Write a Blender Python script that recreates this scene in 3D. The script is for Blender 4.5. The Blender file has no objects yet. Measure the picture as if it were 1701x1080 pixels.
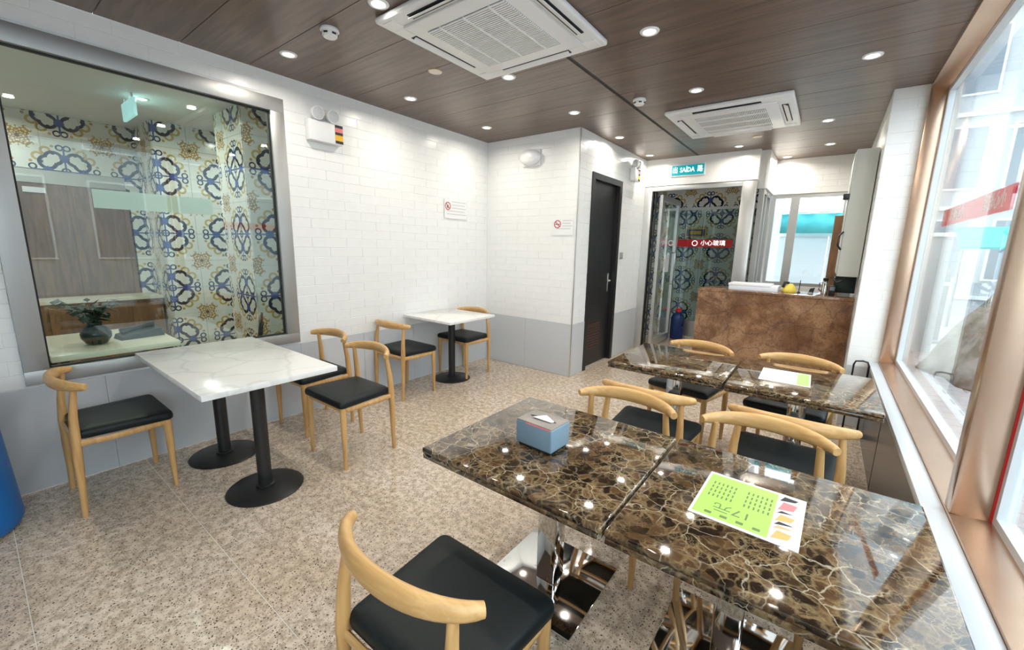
import bpy, bmesh, math, random
from mathutils import Vector, Matrix
random.seed(7)
R = math.radians
scene = bpy.context.scene
COL = scene.collection

# ------------------------------------------------------------------ camera
cam = bpy.data.cameras.new('camera')
cam.sensor_fit = 'HORIZONTAL'; cam.sensor_width = 36.0
cam.lens = 36.0 * 686.588 / 1701.0
cam.clip_start = 0.02; cam.clip_end = 200
cam_o = bpy.data.objects.new('camera', cam); COL.objects.link(cam_o)
cr, cu, cf = (0.79646675, 0.60427978, 0.02206042), (-0.12824516, 0.13315494, 0.98276291), (-0.5909263, 0.78556713, -0.18354944)
cam_o.matrix_world = Matrix(((cr[0], cu[0], -cf[0], 0), (cr[1], cu[1], -cf[1], 0), (cr[2], cu[2], -cf[2], 1.47226), (0, 0, 0, 1)))
scene.camera = cam_o
# ------------------------------------------------------------------ world, exposure
world = bpy.data.worlds.new('overcast_sky'); scene.world = world
world.use_nodes = True
bg = world.node_tree.nodes['Background']
bg.inputs[0].default_value = (0.80, 0.90, 1.0, 1); bg.inputs[1].default_value = 4.9
vs = scene.view_settings
vs.view_transform = 'Standard'; vs.look = 'None'; vs.gamma = 1.0; vs.use_curve_mapping = False
vs.exposure = 0.16
LAMP_W = 4.9

# ------------------------------------------------------------------ mesh helpers
class MB:
    def __init__(s): s.v = []; s.f = []
    def add(s, vs_, fs):
        o = len(s.v); s.v += [tuple(v) for v in vs_]; s.f += [tuple(i + o for i in f) for f in fs]; return s
    def box(s, x0, y0, z0, x1, y1, z1):
        v = [(x0,y0,z0),(x1,y0,z0),(x1,y1,z0),(x0,y1,z0),(x0,y0,z1),(x1,y0,z1),(x1,y1,z1),(x0,y1,z1)]
        return s.add(v, [(3,2,1,0),(4,5,6,7),(0,1,5,4),(1,2,6,5),(2,3,7,6),(3,0,4,7)])
    def rbox(s, x0, y0, z0, x1, y1, z1, r=.005, seg=2):
        bm = bmesh.new(); bmesh.ops.create_cube(bm, size=1)
        for v in bm.verts:
            v.co = (x0 + (v.co.x + .5) * (x1 - x0), y0 + (v.co.y + .5) * (y1 - y0), z0 + (v.co.z + .5) * (z1 - z0))
        bmesh.ops.bevel(bm, geom=bm.edges[:], offset=r, segments=seg, affect='EDGES', profile=.5)
        bm.verts.index_update()
        s.add([v.co[:] for v in bm.verts], [[v.index for v in f.verts] for f in bm.faces]); bm.free(); return s
    def prism(s, pts, z0, z1):
        n = len(pts)
        v = [(p[0], p[1], z0) for p in pts] + [(p[0], p[1], z1) for p in pts]
        return s.add(v, [tuple(range(n - 1, -1, -1)), tuple(range(n, 2 * n))] + [(i, (i + 1) % n, n + (i + 1) % n, n + i) for i in range(n)])
    def lathe(s, prof, seg=24, c=(0, 0, 0), cap=True):
        v = []; f = []; n = len(prof)
        for r, z in prof:
            for k in range(seg):
                a = 2 * math.pi * k / seg
                v.append((c[0] + r * math.cos(a), c[1] + r * math.sin(a), c[2] + z))
        for i in range(n - 1):
            for k in range(seg):
                k2 = (k + 1) % seg
                f.append((i * seg + k, i * seg + k2, (i + 1) * seg + k2, (i + 1) * seg + k))
        if cap:
            f.append(tuple(range(seg - 1, -1, -1))); f.append(tuple((n - 1) * seg + k for k in range(seg)))
        return s.add(v, f)
    def tube(s, pts, ra, rb=None, seg=10, up=(0, 0, 1)):
        pts = [Vector(p) for p in pts]; n = len(pts); up = Vector(up)
        if not hasattr(ra, '__len__'): ra = [ra] * n
        if rb is None: rb = ra
        elif not hasattr(rb, '__len__'): rb = [rb] * n
        v = []; f = []
        for i, p in enumerate(pts):
            t = (pts[min(i + 1, n - 1)] - pts[max(i - 1, 0)]).normalized()
            sd = t.cross(up)
            if sd.length < 1e-3: sd = t.cross(Vector((0, 1, 0)))
            sd.normalize(); u = sd.cross(t)
            for k in range(seg):
                a = 2 * math.pi * k / seg
                v.append(p + sd * (ra[i] * math.cos(a)) + u * (rb[i] * math.sin(a)))
        for i in range(n - 1):
            for k in range(seg):
                k2 = (k + 1) % seg
                f.append((i * seg + k, i * seg + k2, (i + 1) * seg + k2, (i + 1) * seg + k))
        f.append(tuple(range(seg - 1, -1, -1))); f.append(tuple((n - 1) * seg + k for k in range(seg)))
        return s.add(v, f)
    def rings(s, rings):                      # list of equal-length closed rings, capped
        n = len(rings[0]); v = [p for r in rings for p in r]; f = []
        for i in range(len(rings) - 1):
            for k in range(n):
                k2 = (k + 1) % n
                f.append((i * n + k, i * n + k2, (i + 1) * n + k2, (i + 1) * n + k))
        f.append(tuple(range(n - 1, -1, -1))); f.append(tuple((len(rings) - 1) * n + k for k in range(n)))
        return s.add(v, f)
    def mesh(s, name, mat, smooth=False):
        m = bpy.data.meshes.new(name); m.from_pydata(s.v, [], s.f); m.update()
        bm = bmesh.new(); bm.from_mesh(m); bmesh.ops.recalc_face_normals(bm, faces=bm.faces); bm.to_mesh(m); bm.free()
        if mat: m.materials.append(mat)
        if smooth:
            for p in m.polygons: p.use_smooth = True
            if smooth != True: m.set_sharp_from_angle(angle=R(smooth))
        return m
    def obj(s, name, mat, parent=None, smooth=False, loc=None, rot=None):
        return link(name, s.mesh(name, mat, smooth), parent, loc, rot)

def link(name, mesh, parent=None, loc=None, rot=None):
    o = bpy.data.objects.new(name, mesh); COL.objects.link(o)
    if parent: o.parent = parent
    if loc: o.location = loc
    if rot: o.rotation_euler = rot
    return o
def tag(o, label, cat, group=None, kind=None):
    o['label'] = label; o['category'] = cat
    if group: o['group'] = group
    if kind: o['kind'] = kind
    return o
def thing(name, label, cat, loc=(0, 0, 0), rz=0, group=None, kind=None):
    o = link(name, None, None, loc, (0, 0, rz)); o.empty_display_size = .05
    return tag(o, label, cat, group, kind)
def dup(root, loc, rz, label, group=None):
    r = root.copy(); COL.objects.link(r); r.location = loc; r.rotation_euler = (0, 0, rz); r['label'] = label
    if group: r['group'] = group
    for ch in list(root.children):
        c = ch.copy(); COL.objects.link(c); c.parent = r
        for g in list(ch.children):
            d = g.copy(); COL.objects.link(d); d.parent = c
    return r
def box(name, mat, b, parent=None, r=0):
    m = MB()
    m.rbox(*b, r=r) if r else m.box(*b)
    return m.obj(name, mat, parent, smooth=(30 if r else False))
def frame_yz(mb, x0, x1, y0, y1, z0, z1, w):      # rectangular frame in a plane of constant x
    mb.box(x0, y0, z0, x1, y0 + w, z1); mb.box(x0, y1 - w, z0, x1, y1, z1)
    mb.box(x0, y0 + w, z0, x1, y1 - w, z0 + w); mb.box(x0, y0 + w, z1 - w, x1, y1 - w, z1); return mb
def text(name, body, size, mat, origin, right, up, parent=None, align='CENTER', depth=.0008, sx=1.0, bold=0.0):
    c = bpy.data.curves.new(name, 'FONT'); c.body = body; c.size = size; c.align_x = align; c.align_y = 'CENTER'
    c.extrude = depth; c.offset = bold; c.resolution_u = 2
    t = bpy.data.objects.new(name + '_src', c); COL.objects.link(t)
    dg = bpy.context.evaluated_depsgraph_get(); dg.update()
    me = bpy.data.meshes.new_from_object(t.evaluated_get(dg)); bpy.data.objects.remove(t); me.name = name
    me.materials.clear(); me.materials.append(mat)
    rt = Vector(right); u = Vector(up); n = rt.cross(u)
    M = Matrix(((rt.x * sx, u.x, n.x, origin[0]), (rt.y * sx, u.y, n.y, origin[1]), (rt.z * sx, u.z, n.z, origin[2]), (0, 0, 0, 1)))
    me.transform(M)
    return link(name, me, parent)

# ------------------------------------------------------------------ node helpers
class X:
    """tiny expression wrapper around node sockets"""
    def __init__(s, nt, sock): s.nt = nt; s.s = sock
    def _m(s, op, *a):
        n = s.nt.nodes.new('ShaderNodeMath'); n.operation = op
        for i, q in enumerate((s,) + a):
            if isinstance(q, X): s.nt.links.new(q.s, n.inputs[i])
            else: n.inputs[i].default_value = q
        return X(s.nt, n.outputs[0])
    def __add__(s, o): return s._m('ADD', o)
    def __sub__(s, o): return s._m('SUBTRACT', o)
    def __mul__(s, o): return s._m('MULTIPLY', o)
    def __truediv__(s, o): return s._m('DIVIDE', o)
    def abs(s): return s._m('ABSOLUTE')
    def fract(s): return s._m('FRACT')
    def max(s, o): return s._m('MAXIMUM', o)
    def min(s, o): return s._m('MINIMUM', o)
    def lt(s, o): return s._m('LESS_THAN', o)
    def gt(s, o): return s._m('GREATER_THAN', o)
    def sqrt(s): return s._m('SQRT')
    def sin(s): return s._m('SINE')
    def atan2(s, o): return s._m('ARCTAN2', o)
    def pw(s, o): return s._m('POWER', o)
    def sstep(s, a, b):
        n = s.nt.nodes.new('ShaderNodeMapRange'); n.interpolation_type = 'SMOOTHSTEP'; s.nt.links.new(s.s, n.inputs[0])
        n.inputs[1].default_value = a; n.inputs[2].default_value = b; return X(s.nt, n.outputs[0])
class Mat:
    def __init__(s, name, col=(.8, .8, .8), rough=.5, metal=0, spec=.5, **kw):
        s.m = bpy.data.materials.new(name); s.m.use_nodes = True; s.nt = s.m.node_tree
        s.b = s.nt.nodes['Principled BSDF']
        s.b.inputs['Base Color'].default_value = (*col, 1); s.b.inputs['Roughness'].default_value = rough
        s.b.inputs['Metallic'].default_value = metal; s.b.inputs['Specular IOR Level'].default_value = spec
        for k, v in kw.items(): s.b.inputs[k].default_value = v
        s.m.diffuse_color = (*col, 1)
    def node(s, t, **kw):
        n = s.nt.nodes.new(t)
        for k, v in kw.items(): setattr(n, k, v)
        return n
    def coord(s, kind='Object', scale=(1, 1, 1), rnd=True):
        if kind == 'World':
            o = s.node('ShaderNodeNewGeometry').outputs['Position']
        else:
            o = s.node('ShaderNodeTexCoord').outputs[kind]
        mp = s.node('ShaderNodeMapping'); mp.inputs['Scale'].default_value = scale; s.nt.links.new(o, mp.inputs[0])
        if rnd and kind == 'Object':
            oi = s.node('ShaderNodeObjectInfo'); mu = s.node('ShaderNodeVectorMath', operation='SCALE'); mu.inputs[0].default_value = (13, 7, 5)
            s.nt.links.new(oi.outputs['Random'], mu.inputs['Scale']); s.nt.links.new(mu.outputs[0], mp.inputs['Location'])
        return mp.outputs[0]
    def noise(s, co, scale, detail=3, dist=0, rough=.5):
        n = s.node('ShaderNodeTexNoise'); s.nt.links.new(co, n.inputs['Vector'])
        n.inputs['Scale'].default_value = scale; n.inputs['Detail'].default_value = detail; n.inputs['Distortion'].default_value = dist
        n.inputs['Roughness'].default_value = rough
        return X(s.nt, n.outputs['Fac']), n.outputs['Color']
    def vor(s, co, scale, feature='F1', rnd=1):
        n = s.node('ShaderNodeTexVoronoi', feature=feature); s.nt.links.new(co, n.inputs['Vector'])
        n.inputs['Scale'].default_value = scale; n.inputs['Randomness'].default_value = rnd
        return X(s.nt, n.outputs['Distance'])
    def warp(s, co, scale, amt):
        _, c = s.noise(co, scale, 3)
        a = s.node('ShaderNodeVectorMath', operation='SUBTRACT'); s.nt.links.new(c, a.inputs[0]); a.inputs[1].default_value = (.5, .5, .5)
        b = s.node('ShaderNodeVectorMath', operation='SCALE'); s.nt.links.new(a.outputs[0], b.inputs[0]); b.inputs['Scale'].default_value = amt
        d = s.node('ShaderNodeVectorMath', operation='ADD'); s.nt.links.new(co, d.inputs[0]); s.nt.links.new(b.outputs[0], d.inputs[1])
        return d.outputs[0]
    def mix(s, fac, a, b, mode='MIX'):
        n = s.node('ShaderNodeMix', data_type='RGBA', blend_type=mode)
        for sock, q in ((n.inputs[0], fac), (n.inputs[6], a), (n.inputs[7], b)):
            if isinstance(q, X): s.nt.links.new(q.s, sock)
            elif isinstance(q, bpy.types.NodeSocket): s.nt.links.new(q, sock)
            elif isinstance(q, tuple): sock.default_value = (*q, 1)
            else: sock.default_value = q
        return n.outputs[2]
    def base(s, sock): s.nt.links.new(sock, s.b.inputs['Base Color']); return s
    def rough(s, x): s.nt.links.new(x.s, s.b.inputs['Roughness']); return s
    def bump(s, x, strength=.2, dist=.002):
        n = s.node('ShaderNodeBump'); n.inputs['Strength'].default_value = strength; n.inputs['Distance'].default_value = dist
        s.nt.links.new(x.s, n.inputs['Height']); s.nt.links.new(n.outputs[0], s.b.inputs['Normal']); return s

def simple(name, col, rough=.5, metal=0, var=.08, scale=8, **kw):
    m = Mat(name, col, rough, metal, **kw)
    n, _ = m.noise(m.coord(), scale, 3)
    m.base(m.mix(n, tuple(c * (1 - var) for c in col), tuple(min(1, c * (1 + var)) for c in col)))
    return m.m
def emitter(name, col, strength):
    m = Mat(name, col, .4)
    m.b.inputs['Emission Color'].default_value = (*col, 1); m.b.inputs['Emission Strength'].default_value = strength
    return m.m
def pane_mat(name, tint=(.96, .985, .975), refl=1.0):
    m = bpy.data.materials.new(name); m.use_nodes = True; nt = m.node_tree; nt.nodes.remove(nt.nodes['Principled BSDF'])
    out = nt.nodes['Material Output']
    t = nt.nodes.new('ShaderNodeBsdfTransparent'); t.inputs[0].default_value = (*tint, 1)
    g = nt.nodes.new('ShaderNodeBsdfGlossy'); g.inputs['Roughness'].default_value = 0.0; g.inputs[0].default_value = (.95, .97, .96, 1)
    fr = nt.nodes.new('ShaderNodeFresnel'); fr.inputs[0].default_value = 1.5
    mu = nt.nodes.new('ShaderNodeMath'); mu.operation = 'MULTIPLY'; mu.inputs[1].default_value = refl; mu.use_clamp = True
    nt.links.new(fr.outputs[0], mu.inputs[0])
    ge = nt.nodes.new('ShaderNodeNewGeometry'); io = nt.nodes.new('ShaderNodeMapRange')      # same reflectance from both sides of the pane
    io.inputs[3].default_value = 1.5; io.inputs[4].default_value = 1 / 1.5
    nt.links.new(ge.outputs['Backfacing'], io.inputs[0]); nt.links.new(io.outputs[0], fr.inputs[0])
    mx = nt.nodes.new('ShaderNodeMixShader'); nt.links.new(mu.outputs[0], mx.inputs[0]); nt.links.new(t.outputs[0], mx.inputs[1]); nt.links.new(g.outputs[0], mx.inputs[2])
    nt.links.new(mx.outputs[0], out.inputs[0]); m.diffuse_color = (*tint, .3)
    return m

# ------------------------------------------------------------------ materials
M = {}
def mk_brick():
    m = Mat('white_glazed_brick', (.83, .835, .82), .28)
    co = m.coord('World'); n, _ = m.noise(co, 14, 3); n2, _ = m.noise(m.coord('World', (1, 1, 4)), 30, 2)
    m.base(m.mix(n, (.80, .805, .79), (.86, .865, .85))); m.bump(n2, .15, .003)
    return m.m
M['brick'] = mk_brick()
M['grout'] = simple('pale_grout', (.82, .825, .81), .8, var=.04)
M['dado'] = simple('grey_dado_tile', (.56, .58, .60), .3, var=.03, scale=3)
M['plaster'] = simple('white_paint', (.84, .84, .82), .45, var=.02)
M['white_panel'] = simple('white_panel', (.85, .85, .82), .3, var=.02)
def mk_floor():
    m = Mat('polished_granite', (.6, .52, .45), .14)
    co = m.coord('World'); big, _ = m.noise(co, 2.2, 4); mid, _ = m.noise(co, 26, 4, rough=.7); fine, _ = m.noise(co, 120, 2)
    v = m.vor(co, 62); v2 = m.vor(co, 105)
    a = m.mix(big.sstep(.35, .65), (.64, .51, .375), (.73, .615, .50))
    b = m.mix(mid.sstep(.38, .62), (.36, .27, .185), a)
    c = m.mix(fine.sstep(.3, .7) * .5, b, (.66, .58, .50))
    d = m.mix(v2.lt(.24), c, (.20, .15, .11))
    e = m.mix(v.lt(.19), d, (.05, .04, .03))
    m.base(e); m.rough(mid * .10 + .05)
    return m.m
M['floor'] = mk_floor()
M['floor_grout'] = simple('floor_grout', (.72, .68, .62), .7, var=.04)
def mk_marble():
    m = Mat('dark_emperador_marble', (.05, .03, .02), .05, spec=.75); m.b.inputs['Coat Weight'].default_value = .3; m.b.inputs['Coat Roughness'].default_value = .02
    co = m.coord(); w = m.warp(co, 9, .05); w2 = m.warp(w, 40, .018)
    n, _ = m.noise(w, 14, 5, rough=.65); n2, _ = m.noise(co, 5, 3); n3, _ = m.noise(w, 60, 3)
    vc = m.node('ShaderNodeTexVoronoi'); m.nt.links.new(w2, vc.inputs['Vector']); vc.inputs['Scale'].default_value = 30
    sc_ = m.node('ShaderNodeSeparateColor'); m.nt.links.new(vc.outputs['Color'], sc_.inputs[0]); cell = X(m.nt, sc_.outputs[0])
    v1 = m.vor(w2, 30, 'DISTANCE_TO_EDGE'); v2 = m.vor(w2, 75, 'DISTANCE_TO_EDGE'); v3 = m.vor(w2, 13, 'DISTANCE_TO_EDGE')
    inv = lambda q, hi: (q.sstep(0, hi) * -1.0) + 1.0
    a = m.mix((cell * .7 + n * .5).sstep(.35, .95), (.012, .007, .0045), (.115, .062, .028))
    a = m.mix(n3.sstep(.45, .7) * .5, a, (.035, .02, .011))
    b = m.mix(inv(v1, .16) * n2.sstep(.30, .52) * n.sstep(.30, .55) * .62, a, (.27, .19, .095))
    c = m.mix(inv(v2, .10) * n.sstep(.44, .60) * .5, b, (.33, .25, .14))
    d = m.mix(inv(v3, .028) * n2.sstep(.40, .56) * .65, c, (.52, .45, .33))
    m.base(d); return m.m
M['marble'] = mk_marble()
def mk_white_marble():
    m = Mat('white_marble', (.8, .79, .76), .16)
    co = m.warp(m.coord(), 3, .25); v = m.vor(co, 3.2, 'DISTANCE_TO_EDGE'); n, _ = m.noise(co, 5, 4)
    m.base(m.mix((v.sstep(0, .05) * -1.0 + 1.0) * .35, m.mix(n, (.84, .83, .80), (.77, .765, .745)), (.52, .51, .49))); return m.m
M['wmarble'] = mk_white_marble()
def mk_wood(name, a, b, sc=(30, 30, 2.2), rough=.36):
    m = Mat(name, a, rough); co = m.coord('Object', sc); n, _ = m.noise(co, 1.6, 4, .6); n2, _ = m.noise(m.coord('Object', (sc[0] * 3, sc[1] * 3, sc[2] * 2)), 2, 3)
    m.base(m.mix(n.sstep(.3, .72) * .8 + n2 * .2, b, a)); return m.m
M['wood'] = mk_wood('light_beech_wood', (.66, .40, .165), (.50, .275, .095))
M['wood_x'] = mk_wood('light_beech_wood_rail', (.68, .42, .175), (.52, .29, .10), (2.2, 30, 30))
M['brownwood'] = mk_wood('brown_door_wood', (.26, .135, .06), (.15, .08, .038), (14, 14, 1.6), .4)
M['ceil'] = mk_wood('dark_brown_ceiling_plank', (.185, .122, .090), (.100, .066, .050), (1.2, 16, 16), .33)
M['leather'] = (lambda m: (m.bump(m.vor(m.coord(), 320), .15, .001), m.m)[1])(Mat('black_leatherette', (.006, .010, .011), .48, spec=.3))
M['black'] = simple('black_powder_coat', (.012, .013, .014), .38, var=.1)
M['gasket'] = simple('black_rubber', (.012, .014, .014), .5)
M['chrome'] = Mat('polished_chrome', (.78, .78, .77), .06, 1).m
def mk_steel():
    m = Mat('brushed_steel', (.6, .6, .58), .4, .75); n, _ = m.noise(m.coord('World', (90, 90, 3)), 2, 3); m.rough(n * .2 + .36); n2, _ = m.noise(m.coord('World'), 3, 2)
    m.base(m.mix(n2, (.40, .405, .40), (.50, .505, .49))); return m.m
M['steel'] = mk_steel()
M['alu'] = simple('satin_aluminium', (.68, .69, .68), .35, .85, var=.04)
M['copper'] = (lambda m: (m.base(m.mix(m.noise(m.coord('World', (1, 3, 1)), 3, 3)[0], (.52, .36, .26), (.68, .50, .38))), m.m)[1])(Mat('bronze_copper_frame', (.55, .36, .24), .27, .9))
M['sill_white'] = simple('pale_grey_sill', (.60, .63, .66), .3, var=.03)
M['dark_panel'] = simple('dark_grey_polished_panel', (.085, .09, .095), .22, var=.2, scale=2)
def mk_cgran():
    m = Mat('red_brown_granite', (.2, .1, .06), .07); co = m.coord('World'); w = m.warp(co, 3, .3)
    n, _ = m.noise(w, 4, 5, rough=.65); f, _ = m.noise(co, 60, 3); v = m.vor(m.warp(co, 5, .15), 4, 'DISTANCE_TO_EDGE')
    a = m.mix(n.sstep(.35, .68), (.15, .070, .036), (.35, .20, .11)); b = m.mix(f.sstep(.5, .7) * .5, a, (.06, .035, .025))
    m.base(m.mix((v.sstep(0, .04) * -1.0 + 1.0) * .35, b, (.05, .03, .025))); return m.m
M['cgran'] = mk_cgran()
def mk_azulejo():
    T = .62; m = Mat('azulejo_tile', (.8, .8, .76), .16)
    g = m.node('ShaderNodeNewGeometry')
    sp = m.node('ShaderNodeSeparateXYZ'); m.nt.links.new(g.outputs['Position'], sp.inputs[0])
    sn = m.node('ShaderNodeSeparateXYZ'); m.nt.links.new(g.outputs['True Normal'], sn.inputs[0])
    px, py, pz = [X(m.nt, sp.outputs[i]) for i in range(3)]
    nx = X(m.nt, sn.outputs[0]).abs().gt(.5)
    a = (py - px) * nx + px
    qx = (((a + .11) / T).fract() - .5).abs(); qy = ((pz / T).fract() - .5).abs()
    u = qx.max(qy); v = qx.min(qy)
    def ln(cu_, cv_): return ((u - cu_).pw(2.0) + (v - cv_).pw(2.0)).sqrt()
    def ring(cu_, cv_, r, th): return (ln(cu_, cv_) - r).abs().lt(th)
    def disc(cu_, cv_, r): return ln(cu_, cv_).lt(r)
    n, _ = m.noise(m.coord('World'), 5, 3)
    col = m.mix(n, (.72, .72, .66), (.84, .84, .79))
    och = (.42, .25, .045); navy = (.018, .022, .05); blue = (.045, .085, .30)
    col = m.mix(ring(.315, .215, .055, .017) * (u + v).gt(.47), col, (.55, .40, .12))
    col = m.mix(disc(.40, .13, .022), col, (.46, .30, .07))
    col = m.mix(ring(.205, .13, .098, .023) * (u - v).gt(-.02), col, navy)
    col = m.mix(disc(.29, .135, .030), col, navy); col = m.mix(disc(.13, .075, .026), col, navy)
    col = m.mix(ring(.385, .045, .040, .011), col, navy)
    pal = ((u - .215).abs() * 1.1 + v * 1.3).lt(.09); col = m.mix(pal, col, blue)
    col = m.mix(v.lt(.012) * u.lt(.40), col, blue)
    col = m.mix(ring(.0, .0, .05, .012), col, navy)
    cx_, cy_ = (u * -1.0) + .5, (v * -1.0) + .5
    r = (cx_ * cx_ + cy_ * cy_).sqrt(); th = cy_.atan2(cx_)
    pet = r.lt((th * 8.0).sin() * .04 + .165) * r.gt(.03)
    col = m.mix(pet * ((r * 110.0).sin() * (th * 12.0).sin()).gt(-.25), col, (.44, .27, .08))
    col = m.mix(r.lt(.028), col, (.16, .08, .03))
    m.base(col); return m.m
M['azulejo'] = mk_azulejo()
M['tile_grout'] = simple('tile_grout_grey', (.5, .5, .47), .8)
M['glass'] = pane_mat('clear_pane')
M['glass_l'] = pane_mat('clear_pane_green', (.92, .97, .945), 1.5)
M['glass_dark'] = pane_mat('smoked_pane', (.44, .50, .48), 1.2)
M['plastic_white'] = simple('white_plastic', (.82, .83, .83), .35, var=.02)
M['plastic_grey'] = simple('grey_plastic', (.35, .36, .37), .45)
M['lens_grey'] = simple('pale_grey_lens', (.55, .57, .58), .15)
M['dark_slot'] = simple('dark_slot', (.015, .018, .02), .6)
M['grille'] = simple('grille_backing', (.13, .135, .14), .6)
M['door_black'] = simple('black_door_paint', (.012, .011, .012), .35, var=.2)
M['louvre'] = simple('brown_louvre', (.06, .03, .025), .45)
M['blue'] = simple('blue_plastic', (.005, .13, .42), .4)
M['navy'] = simple('dark_blue_plastic', (.01, .035, .16), .35)
M['red'] = simple('red_vinyl', (.72, .02, .025), .4, var=.03)
def mk_decal():
    m = bpy.data.materials.new('red_translucent_vinyl'); m.use_nodes = True; nt = m.node_tree; nt.nodes.remove(nt.nodes['Principled BSDF'])
    d = nt.nodes.new('ShaderNodeBsdfDiffuse'); t = nt.nodes.new('ShaderNodeBsdfTranslucent'); x = nt.nodes.new('ShaderNodeMixShader')
    tp = nt.nodes.new('ShaderNodeBsdfTransparent'); tp.inputs[0].default_value = (.95, .75, .78, 1); x2 = nt.nodes.new('ShaderNodeMixShader'); x2.inputs[0].default_value = .28
    n = nt.nodes.new('ShaderNodeTexNoise'); n.inputs['Scale'].default_value = 4; r = nt.nodes.new('ShaderNodeMix'); r.data_type = 'RGBA'
    r.inputs[6].default_value = (.72, .06, .09, 1); r.inputs[7].default_value = (.80, .10, .14, 1); nt.links.new(n.outputs[0], r.inputs[0])
    for q in (d, t): nt.links.new(r.outputs[2], q.inputs[0])
    x.inputs[0].default_value = .6; nt.links.new(d.outputs[0], x.inputs[1]); nt.links.new(t.outputs[0], x.inputs[2])
    nt.links.new(x.outputs[0], x2.inputs[1]); nt.links.new(tp.outputs[0], x2.inputs[2]); nt.links.new(x2.outputs[0], nt.nodes['Material Output'].inputs[0])
    return m
M['decal'] = mk_decal()
M['red_mark'] = simple('red_print', (.55, .08, .11), .5)
M['pink'] = simple('pink_print', (.75, .2, .2), .5)
M['greytext'] = simple('grey_print', (.60, .61, .61), .6)
M['darktext'] = simple('dark_print', (.13, .20, .07), .6)
M['teal'] = emitter('teal_sign_face', (.0, .28, .33), .55)
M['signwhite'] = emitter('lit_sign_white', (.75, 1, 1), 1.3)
M['green_paper'] = simple('lime_green_paper', (.36, .66, .10), .35, var=.05)
M['paper'] = simple('white_paper', (.80, .80, .84), .35, var=.03)
M['orange'] = simple('orange_print', (.75, .38, .12), .5)
M['yellow'] = simple('yellow_cloth', (.86, .68, .10), .6)
M['yellow_l'] = simple('yellow_label', (.80, .45, .01), .5)
M['tissue_blue'] = simple('slate_blue_plastic', (.17, .25, .31), .35, var=.04)
M['tissue_lid'] = simple('taupe_plastic_lid', (.27, .235, .21), .3)
M['tissue'] = simple('white_tissue', (.86, .84, .82), .8)
M['lens'] = emitter('lit_lamp_lens', (1, .97, .9), 22)
M['disc_cream'] = simple('cream_disc', (.82, .77, .70), .5)
M['vase'] = simple('dark_green_glaze', (.015, .03, .03), .2)
M['leaf'] = simple('dark_leaf', (.02, .045, .025), .5, var=.4, scale=40)
M['phone'] = simple('dark_teal_plastic', (.012, .035, .035), .4)
M['cream_top'] = simple('cream_table_top', (.72, .70, .58), .3, var=.05)
M['turq'] = simple('turquoise_tarp', (.06, .45, .48), .6, var=.2)
M['cab'] = simple('pale_grey_green_cabinet', (.60, .64, .61), .4, var=.03)
M['pave'] = (lambda m: (m.base(m.mix(m.noise(m.coord(), 9, 3)[0], (.36, .32, .32), (.48, .43, .43))), m.m)[1])(Mat('street_paver', (.5, .47, .46), .7))
M['pave_b'] = simple('paver_joint', (.30, .28, .28), .9)
M['facade'] = simple('pale_facade', (.52, .55, .57), .8, var=.06, scale=1)
M['facade_b'] = simple('grey_facade', (.42, .45, .47), .8, var=.06, scale=1)
M['far_glass'] = simple('far_window_glass', (.22, .27, .32), .15)
M['mound'] = (lambda m: (m.base(m.mix(m.noise(m.coord(), 5, 5)[0].sstep(.35, .65), (.17, .145, .115), (.36, .32, .28))), m.m)[1])(Mat('beige_sheet', (.5, .45, .4), .85))
M['tarp_white'] = simple('white_tarp', (.80, .82, .84), .6, var=.05)
M['postgrey'] = simple('grey_post', (.28, .29, .31), .6)
M['hivis'] = simple('lime_board', (.55, .85, .15), .6)

# ------------------------------------------------------------------ room numbers (metres)
XL, YB, XS, H, YF, XC, YK = -3.544, 4.13, -2.254, 2.738, 6.13, -.84, 7.0
XP, XW, YP, XG = .235, .459, 4.522, .55
DADO = .625; YR = -2.2

def struct(name, mb, mat, label, cat, parent=None):
    o = mb.obj(name, mat, parent)
    if parent is None: tag(o, label, cat, kind='structure')
    return o
# ---- shared brick mesh, unit size 1x1 in local x (length) / z (height), proud in -y
def brick_mesh():
    b = MB(); e = .006; ez = .03; d = .002
    v = [(0,0,0),(1,0,0),(1,0,1),(0,0,1),(e,-d,ez),(1-e,-d,ez),(1-e,-d,1-ez),(e,-d,1-ez)]
    b.add(v, [(4,5,6,7),(0,1,5,4),(1,2,6,5),(2,3,7,6),(3,0,4,7)])
    return b.mesh('brick', M['brick'])
BRICK = brick_mesh()
def lay_bricks(parent, origin, axis, length, z0, z1, holes=(), rh=.08, bl=.32, gap=.0012, cap=300, count=[0]):
    """axis: unit vector of the course; bricks face axis x up rotated (-y of local). holes: (a0,a1,z0,z1)"""
    rz = math.atan2(axis[1], axis[0]); n = 0; rows = max(1, round((z1 - z0) / rh)); rh = (z1 - z0) / rows
    for r in range(rows):
        za, zb = z0 + r * rh, z0 + (r + 1) * rh
        cuts = [(0, length)]
        for (a0, a1, h0, h1) in holes:
            if zb > h0 + .01 and za < h1 - .01:
                new = []
                for (p, q) in cuts:
                    if a0 > p: new.append((p, min(q, a0)))
                    if a1 < q: new.append((max(p, a1), q))
                cuts = [c for c in new if c[1] - c[0] > .02]
        for (p, q) in cuts:
            a = -bl * (.5 * (r % 2)) + math.floor(p / bl) * bl
            while a < q:
                s, t = max(a, p), min(a + bl, q); a += bl
                if t - s < .03: continue
                o = link('brick', BRICK, parent, (origin[0] + axis[0] * (s + gap / 2), origin[1] + axis[1] * (s + gap / 2), za + gap / 2),
                         (random.uniform(-.006, .006), random.uniform(-.001, .001), rz))
                o.scale = (t - s - gap, random.uniform(.8, 1.5), zb - za - gap); n += 1
    return n

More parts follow.
